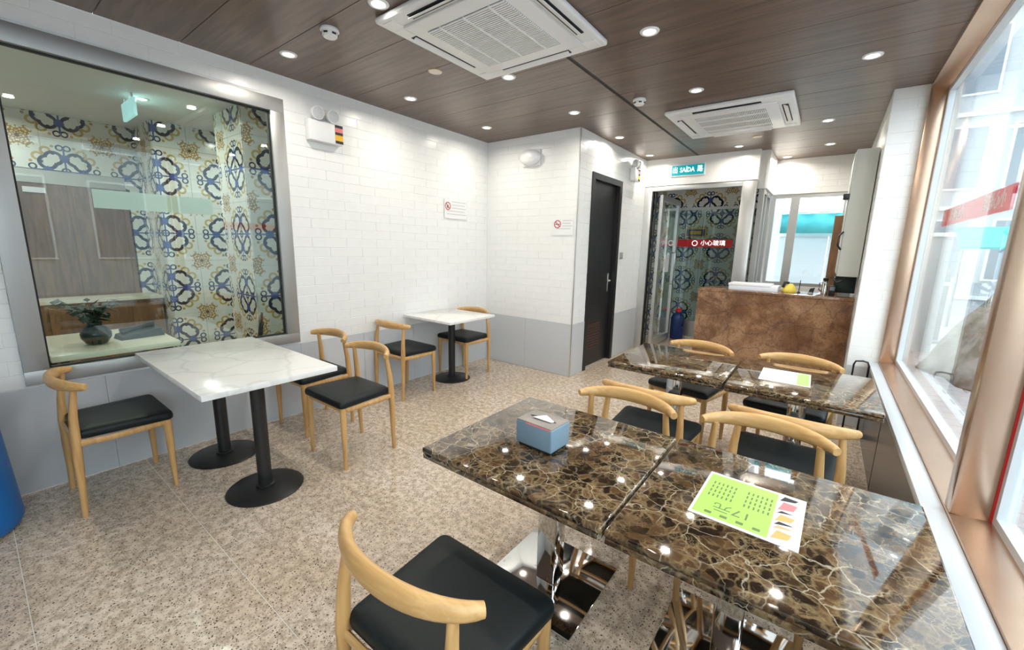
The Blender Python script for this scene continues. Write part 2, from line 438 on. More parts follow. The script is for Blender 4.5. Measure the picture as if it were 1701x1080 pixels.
# ------------------------------------------------------------------ floor
fl = struct('floor', MB().box(XL, YR, -.10, .47, 9.0, -.0012), M['floor_grout'], 'polished beige speckled granite floor of the dining room', 'floor')
tile_m = {}
def ftile(w, d):
    k = (round(w, 3), round(d, 3))
    if k not in tile_m:
        tile_m[k] = MB().rbox(.0016, .0016, -.02, w - .0016, d - .0016, 0, r=.0005, seg=1).mesh('tile', M['floor'])
    return tile_m[k]
ys = [-.02 + .603 * k for k in range(-3, 15)]; xs_ = [XL, -3.355, -2.752, -2.149, -1.546, -.943, -.34, .263, .385]
for i in range(len(xs_) - 1):
    for j in range(len(ys) - 1):
        link('tile', ftile(xs_[i + 1] - xs_[i], ys[j + 1] - ys[j]), fl, (xs_[i], ys[j], 0))

# ------------------------------------------------------------------ ceiling
ce = struct('ceiling', MB().box(XL, YR, H + .03, .56, 7.1, H + .2), M['dark_slot'], 'dark brown plank ceiling with recessed downlights', 'ceiling')
pl_m = {}
def plank(w, d):
    k = (round(w, 3), round(d, 3))
    if k not in pl_m: pl_m[k] = MB().rbox(0, .0015, 0, w, d - .0015, .03, r=.0012, seg=1).mesh('plank', M['ceil'])
    return pl_m[k]
py_ = [1.455 + .405 * k for k in range(-9, 14)] + [7.1]
for j in range(len(py_) - 1):
    link('plank', plank(-1.585 - XL, py_[j + 1] - py_[j]), ce, (XL, py_[j], H))
    link('plank', plank(.56 + 1.555, py_[j + 1] - py_[j]), ce, (-1.555, py_[j], H))
box('groove', M['dark_slot'], (-1.587, YR, H + .004, -1.553, 7.1, H + .01), ce)

# ------------------------------------------------------------------ left wall with its interior window
WY0, WY1, WZ0, WZ1 = .13, 1.672, .64, 2.56
m = MB(); w0 = XL - .12; m.box(w0, YR, 0, XL, WY0 + .05, H); m.box(w0, WY1 - .05, 0, XL, YB + .12, H)
m.box(w0, WY0 + .05, 0, XL, WY1 - .05, WZ0 + .05); m.box(w0, WY0 + .05, WZ1 - .05, XL, WY1 - .05, H)
wl = struct('wall_left', m, M['grout'], 'white brick-tiled wall over a grey dado, left side', 'wall')
hole = [(WY0 + .4, WY1 + .4, WZ0, WZ1)]
lay_bricks(wl, (XL, -.4), (0, 1), YB + .4, DADO, H, hole)
def dado(parent, pts_axis, along, z1, n):
    (x, y), (dx, dy), L = pts_axis, along, n
    k = max(1, round(L / .62)); w = L / k; rz = math.atan2(dy, dx)
    me = MB().rbox(.001, -.007, .002, w - .001, .0, z1 - .002, r=.0012, seg=1).mesh('dado_tile', M['dado'])
    for i in range(k): link('dado_tile', me, parent, (x + dx * w * i, y + dy * w * i, 0), (0, 0, rz))
dado(wl, (XL, -2.0), (0, 1), DADO, YB + 2.0)

w1 = thing('window_1', 'steel framed interior window looking into the tiled room next door', 'window', kind='structure')
fw_ = .10
for nm, b in (('frame_rail', (XL - .02, WY0, WZ1 - fw_, XL + .022, WY1, WZ1)), ('frame_rail', (XL - .02, WY0, WZ0, XL + .022, WY1, WZ0 + fw_ - .02)),
              ('frame_stile', (XL - .02, WY0, WZ0 + fw_ - .02, XL + .022, WY0 + fw_, WZ1 - fw_)), ('frame_stile', (XL - .02, WY1 - fw_, WZ0 + fw_ - .02, XL + .022, WY1, WZ1 - fw_))):
    box(nm, M['steel'], b, w1, r=.002)
frame_yz(MB(), XL - .035, XL - .012, WY0 + fw_ - .002, WY1 - fw_ + .002, WZ0 + fw_ - .022, WZ1 - fw_ + .002, .012).obj('gasket', M['gasket'], w1)
box('glass_pane', M['glass_l'], (XL - .03, WY0 + fw_, WZ0 + fw_ - .02, XL - .02, WY1 - fw_, WZ1 - fw_), w1)
box('decal_strip', simple('pale_green_decal_back', (.66, .72, .62), .5, var=.02), (XL - .033, .53, 1.655, XL - .031, 1.145, 1.765), w1)

# ------------------------------------------------------------------ back wall, side wall with the black door
wb = struct('wall_back', MB().box(XL, YB, 0, XS - .1, YB + .1, H), M['grout'], 'short white brick-tiled wall at the end of the dining room', 'wall')
lay_bricks(wb, (XL + .006, YB), (1, 0), XS - XL - .006, DADO, H)
dado(wb, (XL + .008, YB), (1, 0), DADO, XS - XL - .008)
D0, D1, DZ = 4.44, 5.29, 2.34
m = MB(); m.box(XS - .1, YB, 0, XS, D0, H); m.box(XS - .1, D1, 0, XS, YF, H); m.box(XS - .1, D0, DZ, XS, D1, H)
wsd = struct('wall_side', m, M['grout'], 'white brick-tiled wall holding the black door', 'wall')
lay_bricks(wsd, (XS, YB), (0, 1), YF - YB, DADO, H, [(D0 - YB, D1 - YB, 0, DZ)])
dado(wsd, (XS, YB), (0, 1), DADO, D0 - YB); dado(wsd, (XS, D1), (0, 1), DADO, YF - D1)
box('corner_strip', M['alu'], (XS - .001, YB - .009, 0, XS + .010, YB + .002, H - .01), wsd)
d1 = thing('door_1', 'black flush door with low brown vent in the white wall', 'door', kind='structure')
frm = MB(); frm.box(XS - .1, D0, 0, XS + .014, D0 + .07, DZ); frm.box(XS - .1, D1 - .07, 0, XS + .014, D1, DZ); frm.box(XS - .1, D0 + .07, DZ - .07, XS + .014, D1 - .07, DZ)
frm.obj('door_frame', M['door_black'], d1)
leaf = box('door_leaf', M['door_black'], (XS - .085, D0 + .072, .01, XS - .045, D1 - .072, DZ - .072), d1)
lv = box('vent', M['louvre'], (XS - .05, 4.58, .22, XS - .038, 4.95, .55), d1)
for k in range(9): box('slat', M['louvre'], (XS - .04, 4.59, .235 + k * .034, XS - .028, 4.94, .25 + k * .034), lv)
hd = box('handle_plate', M['chrome'], (XS - .046, 5.12, .93, XS - .038, 5.16, 1.17), d1, r=.003)
MB().tube([(XS - .04, 5.14, 1.08), (XS - .0, 5.14, 1.08), (XS + .006, 5.10, 1.08), (XS + .006, 5.02, 1.075)], .009).obj('lever', M['chrome'], hd, True)

# ------------------------------------------------------------------ far wall: header, glass door, lobby
m = MB(); m.box(XS - .1, YF, 2.375, XC, YF + .25, H); m.box(XC, YF + .0, 2.375, XC + .004, YF + .1, H)
wf = struct('wall_far', m, M['white_panel'], 'white panel header over the glass entrance door', 'wall')
box('shadow_gap', M['dark_slot'], (XS, YF - .003, 2.372, XC, YF + .01, 2.378), wf)
d2 = thing('door_2', 'open glass door in an aluminium frame under the exit sign', 'door', kind='structure')
for b in ((XS + .002, YF, 0, XS + .11, YF + .09, 2.372), (-1.0, YF, 0, XC, YF + .09, 2.372), (XS + .11, YF, 2.31, -1.0, YF + .09, 2.372)):
    box('door_frame', M['alu'], b, d2, r=.003)
box('frame_gasket', M['gasket'], (XS + .11, YF + .02, 0, XS + .125, YF + .08, 2.31), d2)
box('frame_gasket', M['gasket'], (XS + .150, YF + .02, 0, XS + .16, YF + .08, 2.31), d2)
lx = -2.06; ly0, ly1 = YF + .10, 7.12
lf = MB(); lf.box(lx, ly0, .03, lx + .045, ly0 + .07, 2.27); lf.box(lx, ly1 - .07, .03, lx + .045, ly1, 2.27); lf.box(lx, ly0 + .07, 2.19, lx + .045, ly1 - .07, 2.27); lf.box(lx, ly0 + .07, .03, lx + .045, ly1 - .07, .13)
lfo = lf.obj('leaf_frame', M['alu'], d2)
box('glass_pane', M['glass'], (lx + .018, ly0 + .07, .13, lx + .026, ly1 - .07, 2.19), d2)
for s in (-1, 1):
    xx = lx + .022 + s * .06
    MB().tube([(lx + .022, ly1 - .15, .95), (xx, ly1 - .15, .95), (xx, ly1 - .15, 1.45), (lx + .022, ly1 - .15, 1.45)], .012).obj('pull_handle', M['chrome'], d2, 40)
box('paper_notice', M['paper'], (lx + .027, ly1 - .50, 1.15, lx + .029, ly1 - .30, 1.42), d2)
sg = thing('exit_sign', 'teal lit exit sign mounted on the white header', 'sign', (-1.68, YF, 2.562))
box('sign_plate', M['plastic_white'], (-.222, -.022, -.078, .222, 0, .078), sg, r=.003)
box('sign_face', M['teal'], (-.208, -.025, -.065, .208, -.021, .065), sg)
text('lettering', 'SAÍDA', .085, M['signwhite'], (-.006, -.026, 0), (1, 0, 0), (0, 0, 1), sg, sx=.80, bold=.001)
text('lettering', '出', .088, M['signwhite'], (-.163, -.026, 0), (1, 0, 0), (0, 0, 1), sg, sx=.8, bold=.001)
text('lettering', '路', .088, M['signwhite'], (.158, -.026, 0), (1, 0, 0), (0, 0, 1), sg, sx=.8, bold=.001)

def tile_wall(name, label, origin, axis, length, z0, z1, holes=(), ts=.31, back=.06, mat='azulejo'):
    """wall clad with patterned tiles, tiles facing local -y"""
    rz = math.atan2(axis[1], axis[0]); n = Vector((axis[1], -axis[0]))
    mb = MB(); cells = []
    cols = math.ceil(length / ts); rows = math.ceil((z1 - z0) / ts)
    o = thing(name, label, 'wall', kind='structure')
    segs = [(0, length, z0, z1)]
    for (a0, a1, h0, h1) in holes:
        new = []
        for (p, q, r, s) in segs:
            if a1 <= p or a0 >= q or h1 <= r or h0 >= s: new.append((p, q, r, s)); continue
            if a0 > p: new.append((p, a0, r, s))
            if a1 < q: new.append((a1, q, r, s))
            if h0 > r: new.append((max(p, a0), min(q, a1), r, h0))
            if h1 < s: new.append((max(p, a0), min(q, a1), h1, s))
        segs = new
    for (p, q, r, s) in segs: mb.box(p, 0, r, q, back, s)
    mb.obj('backing', M['tile_grout'], o, loc=(origin[0], origin[1], 0), rot=(0, 0, rz))
    for i in range(cols):
        for j in range(rows):
            a0, a1 = i * ts, min((i + 1) * ts, length); b0, b1 = z0 + j * ts, min(z0 + (j + 1) * ts, z1)
            mid = ((a0 + a1) / 2, (b0 + b1) / 2)
            if any(h[0] < mid[0] < h[1] and h[2] < mid[1] < h[3] for h in holes): continue
            k = ('az', mat, round(a1 - a0, 3), round(b1 - b0, 3))
            if k not in tile_m: tile_m[k] = MB().rbox(.001, -.008, .001, a1 - a0 - .001, 0, b1 - b0 - .001, r=.001, seg=1).mesh('tile', M[mat])
            link('tile', tile_m[k], o, (origin[0] + axis[0] * a0, origin[1] + axis[1] * a0, b0), (0, 0, rz))
    return o
# lobby beyond the glass door
tile_wall('wall_lobby_header', 'patterned tile band above the inner glass screen', (-3.0, 7.5), (1, 0), 2.16, 2.2, 2.82)
tile_wall('wall_lobby_end', 'blue and ochre patterned tile wall at the end of the lobby', (-3.2, 8.5), (1, 0), 2.4, 0, 2.79)
tile_wall('wall_lobby_left', 'patterned tile wall along the lobby, behind the open glass door', (-2.36, YF + .1), (0, 1), 1.36, 0, 2.79)
struct('wall_lobby_shell', MB().box(-3.3, YF + .25, 2.80, XC, 8.7, 2.9).box(-3.3, 7.5, 0, -3.2, 8.6, 2.8).box(XC - .02, 7.2, 0, XC + .1, 8.7, 2.8), M['plaster'], 'white lobby ceiling and side walls', 'wall')
w5 = thing('window_5', 'smoked glass screen with a red safety band in the lobby', 'window', kind='structure')
box('frame_rail', M['alu'], (-2.30, 7.5, 2.16, XC - .02, 7.55, 2.2), w5); box('frame_rail', M['alu'], (-2.30, 7.5, .02, XC - .02, 7.55, .30), w5)
box('glass_pane', M['glass_dark'], (-2.30, 7.52, .30, XC - .02, 7.53, 2.16), w5)
dc = box('safety_decal', M['red'], (-2.12, 7.514, 1.555, -1.27, 7.518, 1.68), w5)
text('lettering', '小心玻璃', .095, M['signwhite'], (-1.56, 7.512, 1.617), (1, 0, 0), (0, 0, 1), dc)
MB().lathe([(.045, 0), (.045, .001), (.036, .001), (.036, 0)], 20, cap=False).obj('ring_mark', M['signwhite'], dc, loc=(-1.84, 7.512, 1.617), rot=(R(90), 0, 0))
ys_ = thing('notice_plate', 'small yellow edged notice on the lobby tile wall', 'sign', (-2.08, 8.49, 1.83))
box('notice_frame', M['yellow_l'], (-.19, -.02, -.085, .19, -.008, .085), ys_); box('notice_face', M['navy'], (-.165, -.024, -.06, .165, -.019, .06), ys_)
box('notice_mark', M['yellow_l'], (-.10, -.026, -.03, .11, -.023, .03), ys_)

# ------------------------------------------------------------------ kitchen end
wk = MB(); wk.box(XC, YK, 0, XP, YK + .1, 1.03); wk.box(XC, YK, 2.28, XP + .2, YK + .1, H); wk.box(.10, YK, 1.03, XP + .2, YK + .1, 2.28)
wko = struct('wall_kitchen', wk, M['grout'], 'white brick-tiled wall over the kitchen window', 'wall')
lay_bricks(wko, (XC, YK), (1, 0), XP - XC, 2.28, H)
wr = MB(); wr.box(XC, YF + .1, 2.28, XC + .1, YK, H); wr.box(XC, YF + .09, 0, XC + .1, YK, 1.03)
wro = struct('wall_return', wr, M['grout'], 'narrow white brick return beside the kitchen window', 'wall')
lay_bricks(wro, (XC + .1, YK - .005), (0, 1), .0001, 2.28, H)
lay_bricks(wro, (XC + .1, YF + .10), (0, 1), YK - YF - .11, 2.28, H)
w3 = thing('window_3', 'two-pane aluminium window behind the kitchen counter', 'window', kind='structure')
for b in ((XC + .1, YK + .02, 1.03, .10, YK + .07, 1.08), (XC + .1, YK + .02, 2.23, .10, YK + .07, 2.28), (XC + .1, YK + .02, 1.08, XC + .14, YK + .07, 2.23), (-.52, YK + .0, 1.08, -.42, YK + .07, 2.23), (.06, YK + .02, 1.08, .10, YK + .07, 2.23)):
    box('frame_bar', M['alu'], b, w3)
box('glass_pane', M['glass'], (XC + .14, YK + .04, 1.08, -.52, YK + .046, 2.23), w3); box('glass_pane', M['glass'], (-.42, YK + .04, 1.08, .06, YK + .046, 2.23), w3)
w4 = thing('window_4', 'green tinted sliding window between kitchen and lobby', 'window', kind='structure')
for b in ((XC + .02, YF + .10, 1.03, XC + .08, YF + .17, 2.28), (XC + .02, YK - .08, 1.03, XC + .08, YK, 2.28), (XC + .02, 6.52, 1.03, XC + .08, 6.58, 2.28), (XC + .02, YF + .17, 1.03, XC + .08, YK - .08, 1.08), (XC + .02, YF + .17, 2.22, XC + .08, YK - .08, 2.28)):
    box('frame_bar', M['steel'], b, w4)
box('glass_pane', M['glass_l'], (XC + .045, YF + .17, 1.08, XC + .052, YK - .08, 2.22), w4)

# pillar and wall behind it
wp = struct('wall_pier', MB().box(XP, YP, 0, XW + .15, YK + .1, H), M['grout'], 'white brick-tiled pier between counter and street window', 'wall')
lay_bricks(wp, (XP, YP), (1, 0), XW - XP, DADO - .08, H, bl=.30)
lay_bricks(wp, (XP, YK), (0, -1), YK - YP, DADO, H, bl=.32)
dado(wp, (XP, YP), (1, 0), DADO - .08, XW - XP)

# ------------------------------------------------------------------ right wall and street window
SZ = .60
wrr = struct('wall_right', MB().box(.385, YR, 0, .60, YP, SZ - .035), M['dark_panel'], 'dark grey polished wall panel below the street window', 'wall')
box('sill_ledge', M['sill_white'], (.372, YR, SZ - .035, .437, YP, SZ), wrr, r=.004)
for yy in (.42, 1.86, 3.3): box('panel_joint', M['dark_slot'], (.3835, yy, 0, .386, yy + .004, SZ - .036), wrr)
w2 = thing('window_2', 'tall bronze framed street window along the right side', 'window', kind='structure')
def xprism(poly, y0, y1):        # poly in (x,z)
    n = len(poly); b = MB(); b.add([(p[0], y0, p[1]) for p in poly] + [(p[0], y1, p[1]) for p in poly], [tuple(range(n)), tuple(range(2 * n - 1, n - 1, -1))] + [(i, n + i, n + (i + 1) % n, (i + 1) % n) for i in range(n)]); return b
xprism([(.437, SZ - .03), (.437, SZ + .012), (.53, SZ + .022), (.58, SZ + .022), (.58, SZ - .03)], YR, YP).obj('bottom_rail', M['copper'], w2)
xprism([(.437, H - .001), (.437, H - .03), (.53, H - .06), (.58, H - .06), (.58, H - .001)], YR, YP).obj('top_rail', M['copper'], w2)
MULL = [(1.93, 2.0), (-.70, -.63)]
for (a, b) in MULL + [(YP - .045, YP)]:
    box('mullion', M['copper'], (.437, a, SZ + .013, .535, b, H - .03), w2, r=.004)
edges = [(YR, -.70), (-.63, 1.93), (2.0, YP - .045)]
for (a, b) in edges:
    fr = frame_yz(MB(), .535, .575, a, b, SZ + .022, H - .06, .028).obj('pane_frame', M['sill_white'], w2)
    box('glass_pane', M['glass'], (.551, a + .028, SZ + .05, .557, b - .028, H - .088), w2)
for (a, b) in MULL: box('red_edge', M['red'], (.530, a - .003, SZ + .022, .537, a + .002, H - .06), w2)
dc2 = box('safety_decal', M['decal'], (.559, 2.575, 1.67, .5605, 3.93, 1.775), w2)
text('lettering', '小心玻璃', .085, M['paper'], (.5576, 2.85, 1.722), (0, 1, 0), (0, 0, 1), dc2)
text('lettering', '小心玻璃', .085, M['paper'], (.5576, 3.55, 1.722), (0, 1, 0), (0, 0, 1), dc2)
# rear wall closing the room
struct('wall_rear', MB().box(XL - .1, YR - .12, 0, .6, YR, H + .03), M['plaster'], 'white wall at the near end of the dining room', 'wall')

# ------------------------------------------------------------------ room next door (seen through window_1)
struct('floor_next_room', MB().box(-8.2, -1.6, -.1, XL - .12, 4.4, 0), M['floor'], 'granite floor of the tiled room next door', 'floor')
struct('ceiling_next_room', MB().box(-8.2, -1.6, H, XL - .12, 4.4, H + .1), M['plaster'], 'pale ceiling of the tiled room next door', 'ceiling')
OX0 = -6.68; OX1 = -6.0
tile_wall('wall_next_far', 'patterned tile wall around the brown door next door', (OX0, -1.2), (0, 1), 2.62, 0, H, [(1.55, 2.5, 0, 2.03)])
tile_wall('wall_next_return', 'short patterned tile return beside the brown door', (OX0, 1.42), (1, 0), OX1 - OX0, 0, H)
tile_wall('wall_next_main', 'broad patterned tile wall facing the interior window', (OX1, 1.42), (0, 1), 2.5, 0, H)
tile_wall('wall_next_pier', 'tiled pier close behind the interior window', (-4.55, 1.76), (0, 1), .75, 0, H)
tile_wall('wall_next_pier_side', 'narrow side of the tiled pier next door', (-5.2, 1.76), (1, 0), .65, 0, H)
struct('wall_next_shell', MB().box(-8.2, 4.3, 0, XL - .12, 4.4, H).box(-8.2, -1.6, 0, XL - .12, -1.5, H).box(-8.2, -1.5, 0, -8.1, 4.3, H), M['plaster'], 'plain outer walls of the room next door', 'wall')
d3 = thing('door_3', 'brown wooden door in the tiled wall of the next room', 'door', kind='structure')
box('door_leaf', M['brownwood'], (OX0 - .05, .36, 0, OX0 - .01, 1.30, 2.03), d3)
for b in ((.36, .42), (.80, .86), (1.24, 1.30)): box('door_stile', M['brownwood'], (OX0 - .01, b[0], 0, OX0 + .008, b[1], 2.03), d3)
box('door_plate', M['paper'], (OX0 - .008, .48, 1.93, OX0 + .004, .64, 1.985), d3)
sb = thing('sideboard', 'dark brown sideboard against the wall next door', 'cabinet', (OX0 + .02, .85, 0))
box('cabinet_body', M['brownwood'], (0, -.72, 0, .42, .54, .80), sb); box('cabinet_top', M['cream_top'], (-.005, -.74, .80, .44, .55, .83), sb)
for yy in (-.70, -.38, -.06, .26): 
    dr = box('cabinet_door', M['brownwood'], (.42, yy, .06, .432, yy + .27, .76), sb); box('knob', M['chrome'], (.432, yy + .22, .42, .45, yy + .24, .44), dr)

# ================================================================== lamps
def downlight(x, y, label, z=H, power=LAMP_W, grp='recessed ceiling downlights', warm=(1, .93, .83)):
    t = thing('downlight', label, 'ceiling light', (x, y, z), group=grp)
    MB().lathe([(.034, .0), (.036, -.006), (.052, -.006), (.056, -.001), (.056, 0)], 24, cap=False).obj('trim_ring', M['plastic_white'], t, True)
    MB().lathe([(.001, -.002), (.036, -.002)], 20, cap=False).obj('lens', M['lens'], t)
    l = bpy.data.lights.new('lamp_glow', 'AREA'); l.shape = 'DISK'; l.size = .07; l.energy = power; l.color = warm; l.spread = R(165)
    lo = link('lamp_glow', l, t, (0, 0, -.02))
    return t
named = [(-3.12, 1.54, 'lit downlight over the interior window'), (-2.09, 1.53, 'lit downlight touching the near corner of the large ceiling cassette'),
 (-3.10, 2.57, 'lit downlight above the warning labelled emergency light'), (-2.10, 2.68, 'lit downlight at the far corner of the large ceiling cassette'),
 (-3.115, 3.61, 'lit downlight nearest the inner wall corner'), (-2.09, 3.68, 'lit downlight above the white outer wall corner'),
 (-1.01, 2.62, 'large bright downlight between the two ceiling cassettes'), (-1.015, 3.72, 'lit downlight at the near edge of the smaller cassette'),
 (.055, 3.715, 'lit downlight close to the street window'), (-2.08, 4.73, 'lit downlight above the black door'),
 (-2.10, 5.80, 'lit downlight left of the exit sign'), (-1.04, 5.86, 'lit downlight just above the right end of the header'),
 (-.18, 5.19, 'lit downlight nearest the pier above the counter'), (-.16, 6.27, 'lit downlight in the middle of the kitchen ceiling'), (-.61, 6.80, 'lit downlight by the kitchen window wall')]
for x, y, lb in named: downlight(x, y, lb)
for x, y, lb in ((-1.02, 1.55, 'lit downlight over the tissue box table, above the picture'), (.05, 2.62, 'lit downlight by the street window, above the gap between table pairs'),
                 (.05, 1.55, 'lit downlight over the lime menu table, above the picture'),
                 (-1.02, .46, 'added downlight over the nearest chair, above the picture'), (.05, -.6, 'added downlight behind the camera')):  # chair and camera lamps are unseen, added to light the near end
    downlight(x, y, lb, grp='downlights outside the picture')
for x, y, lb in ((-5.0, .3, 'lit downlight next door, nearest the brown door'), (-5.3, 2.2, 'lit downlight next door, behind the tiled pier'), (-4.3, 1.1, 'lit downlight next door, close to the interior window'), (-6.2, .2, 'lit downlight next door, farthest left'), (-5.2, 1.2, 'lit downlight next door, middle of the ceiling')):
    downlight(x, y, lb, power=LAMP_W * 1.35, warm=(.98, 1, .92), grp='downlights in the room next door')
downlight(-1.5, 6.8, 'added downlight to brighten the lobby behind the glass door', z=2.80, power=LAMP_W, grp='added lobby lights')  # lobby lamp added as fill, no fitting known there
downlight(-1.7, 8.1, 'added downlight to brighten the lobby end wall', z=2.80, power=LAMP_W * .8, grp='added lobby lights')  # second added fill lamp, brightens the end tiles

# ================================================================== ceiling equipment
def cassette(loc, s, label, slats_along):
    t = thing('air_conditioner', label, 'air conditioner', loc)
    h = s / 2; th = .035
    MB().rbox(-h, -h, -th, h, h, 0, r=.012, seg=3).obj('panel', M['plastic_white'], t, 30)
    gi = .285 * s
    MB().rbox(-gi - .10, -gi - .10, -th - .014, gi + .10, gi + .10, -th + .002, r=.012, seg=2).obj('centre_panel', M['plastic_white'], t, 30)
    g = box('grille', M['grille'], (-gi, -gi, -th - .0155, gi, gi, -th - .013), t)
    sl = MB(); n = 34 if slats_along == 'x' else 44
    for k in range(n):
        q = -gi + (k + .5) * 2 * gi / n; w = gi / n * .55
        if slats_along == 'x': sl.box(-gi, q - w, -th - .021, gi, q + w, -th - .0155)
        else: sl.box(q - w, -gi, -th - .021, q + w, gi, -th - .0155)
    so = sl.obj('grille_slats', M['plastic_white'], t); so['kind'] = 'stuff'
    for k in (-.5, 0, .5):
        if slats_along == 'x': box('grille_rib', M['plastic_white'], (k * gi * 1.3 - .006, -gi, -th - .023, k * gi * 1.3 + .006, gi, -th - .014), t)
        else: box('grille_rib', M['plastic_white'], (-gi, k * gi * 1.3 - .014, -th - .023, gi, k * gi * 1.3 + .014, -th - .014), t)
    a0, a1 = gi + .115, gi + .165
    for k in range(4):
        rz = k * math.pi / 2
        sl_ = MB().rbox(-gi * .95, a0, -th - .003, gi * .95, a1, -th + .004, r=.003, seg=1).obj('air_slot', M['dark_slot'], t, rot=(0, 0, rz))
        MB().rbox(-gi * .93, -.021, -.003, gi * .93, .021, .003, r=.003, seg=1).obj('louvre', M['plastic_white'], sl_, 30, loc=(0, (a0 + a1) / 2 + .004, -th - .010), rot=(R(-28), 0, 0))
    for sx in (-1, 1):
        for sy in (-1, 1):
            MB().rbox(sx * (h - .075) - .045, sy * (h - .075) - .045, -th - .003, sx * (h - .075) + .045, sy * (h - .075) + .045, -th + .001, r=.003, seg=1).obj('corner_cover', M['plastic_white'], t)
    return t
cassette((-1.737, 2.085, H), .975, 'large white ceiling cassette air conditioner over the room centre', 'x')
cassette((-.885, 4.605, H), 1.0, 'smaller looking white ceiling cassette in front of the exit sign', 'y')
def detector(x, y, label):
    t = thing('smoke_detector', label, 'smoke detector', (x, y, H), group='ceiling smoke detectors')
    MB().lathe([(.052, 0), (.055, -.012), (.050, -.018)], 24).obj('base', M['plastic_white'], t, 40)
    MB().lathe([(.046, -.018), (.047, -.034), (.036, -.046), (.001, -.049)], 24, cap=False).obj('cap', M['plastic_white'], t, 40)
    for k in range(6):
        a = k * math.pi / 3
        MB().box(-.012, -.004, -.005, .012, .004, .005).obj('vent_slot', M['dark_slot'], t, loc=(.0435 * math.cos(a), .0435 * math.sin(a), -.032), rot=(0, 0, a + math.pi / 2))
detector(-2.565, 1.523, 'white smoke detector beside the large cassette')
detector(-1.46, 3.673, 'white smoke detector beside the ceiling groove')
for x, y, lb in ((-2.49, 2.30, 'flush cream round ceiling disc beside the large cassette'), (-.807, 5.49, 'flush cream round ceiling disc beyond the smaller cassette')):  # flush ceiling discs, not lamps
    t = thing('round_fixture', lb, 'ceiling light', (x, y, H), group='flush round ceiling discs')
    MB().lathe([(.044, -.004), (.05, -.005), (.052, 0)], 24, cap=False).obj('trim_ring', M['copper'], t, True)
    MB().lathe([(.001, -.008), (.044, -.004)], 24, cap=False).obj('disc_face', M['disc_cream'], t)

# ================================================================== wall fittings
def emergency(loc, rz, label, w=.30):
    t = thing('emergency_light', label, 'emergency light', loc, rz, 'twin head emergency lights')    # local: faces -y
    MB().rbox(-w / 2, -.06, -.115, w / 2, 0, .045, r=.008).obj('case', M['plastic_white'], t, 30)
    for s in (-1, 1):
        hd_ = MB().lathe([(.02, 0), (.045, .012), (.052, .05), (.052, .062)], 24).obj('lamp_head', M['plastic_white'], t, 40, loc=(s * .066 - .01, -.02, .105), rot=(R(98), 0, 0))
        MB().lathe([(.046, 0), (.046, .003), (.02, .006)], 24).obj('lens', M['lens_grey'], hd_, 40, loc=(0, 0, .061))
        MB().tube([(s * .066 - .01, -.03, .08), (s * .066 - .01, -.03, .03)], .012).obj('swivel', M['plastic_white'], t)
    lb_ = box('warning_label', M['yellow_l'], (w / 2 - .075, -.0615, -.105, w / 2 - .005, -.0595, .042), t)
    for z0, z1 in ((.020, .042), (-.036, -.015), (-.105, -.083)): box('label_stripe', M['dark_slot'], (w / 2 - .075, -.063, z0, w / 2 - .005, -.061, z1), lb_)
    box('label_stripe', M['pink'], (w / 2 - .075, -.063, -.015, w / 2 - .005, -.061, .020), lb_)
    return t
emergency((XL + .008, 1.99, 2.42), R(90), 'white twin emergency light with yellow and black label near the interior window')
emergency((XS + .008, 5.62, 2.50), R(90), 'white twin emergency light high beside the glass door', .22)
t = thing('wall_bell', 'white rounded wall unit high on the short back wall', 'alarm', (-2.87, YB - .006, 2.49))
MB().rbox(-.12, -.02, -.09, .12, 0, .09, r=.008).obj('backplate', M['plastic_white'], t, 30)
b = MB(); rr = [[(.14 * math.cos(a) * q, -.02 - d, .085 * math.sin(a) * q) for a in [2 * math.pi * k / 24 for k in range(24)]] for q, d in ((1, 0), (.97, .03), (.8, .055), (.45, .07))]
b.rings(rr).obj('dome', M['plastic_white'], t, True); box('indicator', M['plastic_grey'], (-.012, -.085, .03, .012, -.06, .04), t)
def no_smoking(loc, rz, label, w, h, kind):
    t = thing('no_smoking_sign', label, 'sign', loc, rz, 'no smoking signs')     # local: x right, faces -y
    box('plate', M['plastic_white'], (-w / 2, -.003, -h / 2, w / 2, 0, h / 2), t)
    cx = -w / 2 + .052; cz = .03
    MB().lathe([(.045, 0), (.045, .0015), (.034, .0015), (.034, 0)], 28, cap=False).obj('red_ring', M['red_mark'], t, loc=(cx, -.003, cz), rot=(R(90), 0, 0))
    MB().box(-.04, -.0015, -.005, .04, 0, .005).obj('red_bar', M['red_mark'], t, loc=(cx, -.003, cz), rot=(0, R(45), 0))
    if kind: box('pictogram', M['darktext'], (cx - .016, -.0042, cz - .022, cx + .012, -.003, cz + .012), t)
    else: box('pictogram', M['darktext'], (cx - .028, -.0042, cz - .006, cx + .028, -.003, cz + .004), t)
    for k in range(5 if kind else 4):
        zz = h / 2 - .022 - k * (h - .03) / 5.2
        box('text_line', M['greytext'], (cx + (.065 if k < 3 else -.01), -.004, zz - .006, w / 2 - .012 - .02 * (k % 2), -.003, zz + .004), t)
no_smoking((XL + .009, 3.56, 1.895), R(90), 'no smoking notice on the left wall above the far white table', .36, .21, 1)
no_smoking((-2.415, YB - .009, 1.715), 0, 'no smoking notice on the short wall beside the black door', .25, .18, 0)
t = thing('wall_switch', 'small steel switch plate beside the black door', 'switch', (XS + .008, 5.40, 1.40), R(90))
box('plate', M['steel'], (-.045, -.008, -.045, .045, 0, .045), t, r=.002); box('button', M['plastic_grey'], (-.018, -.012, -.02, .018, -.008, .02), t)

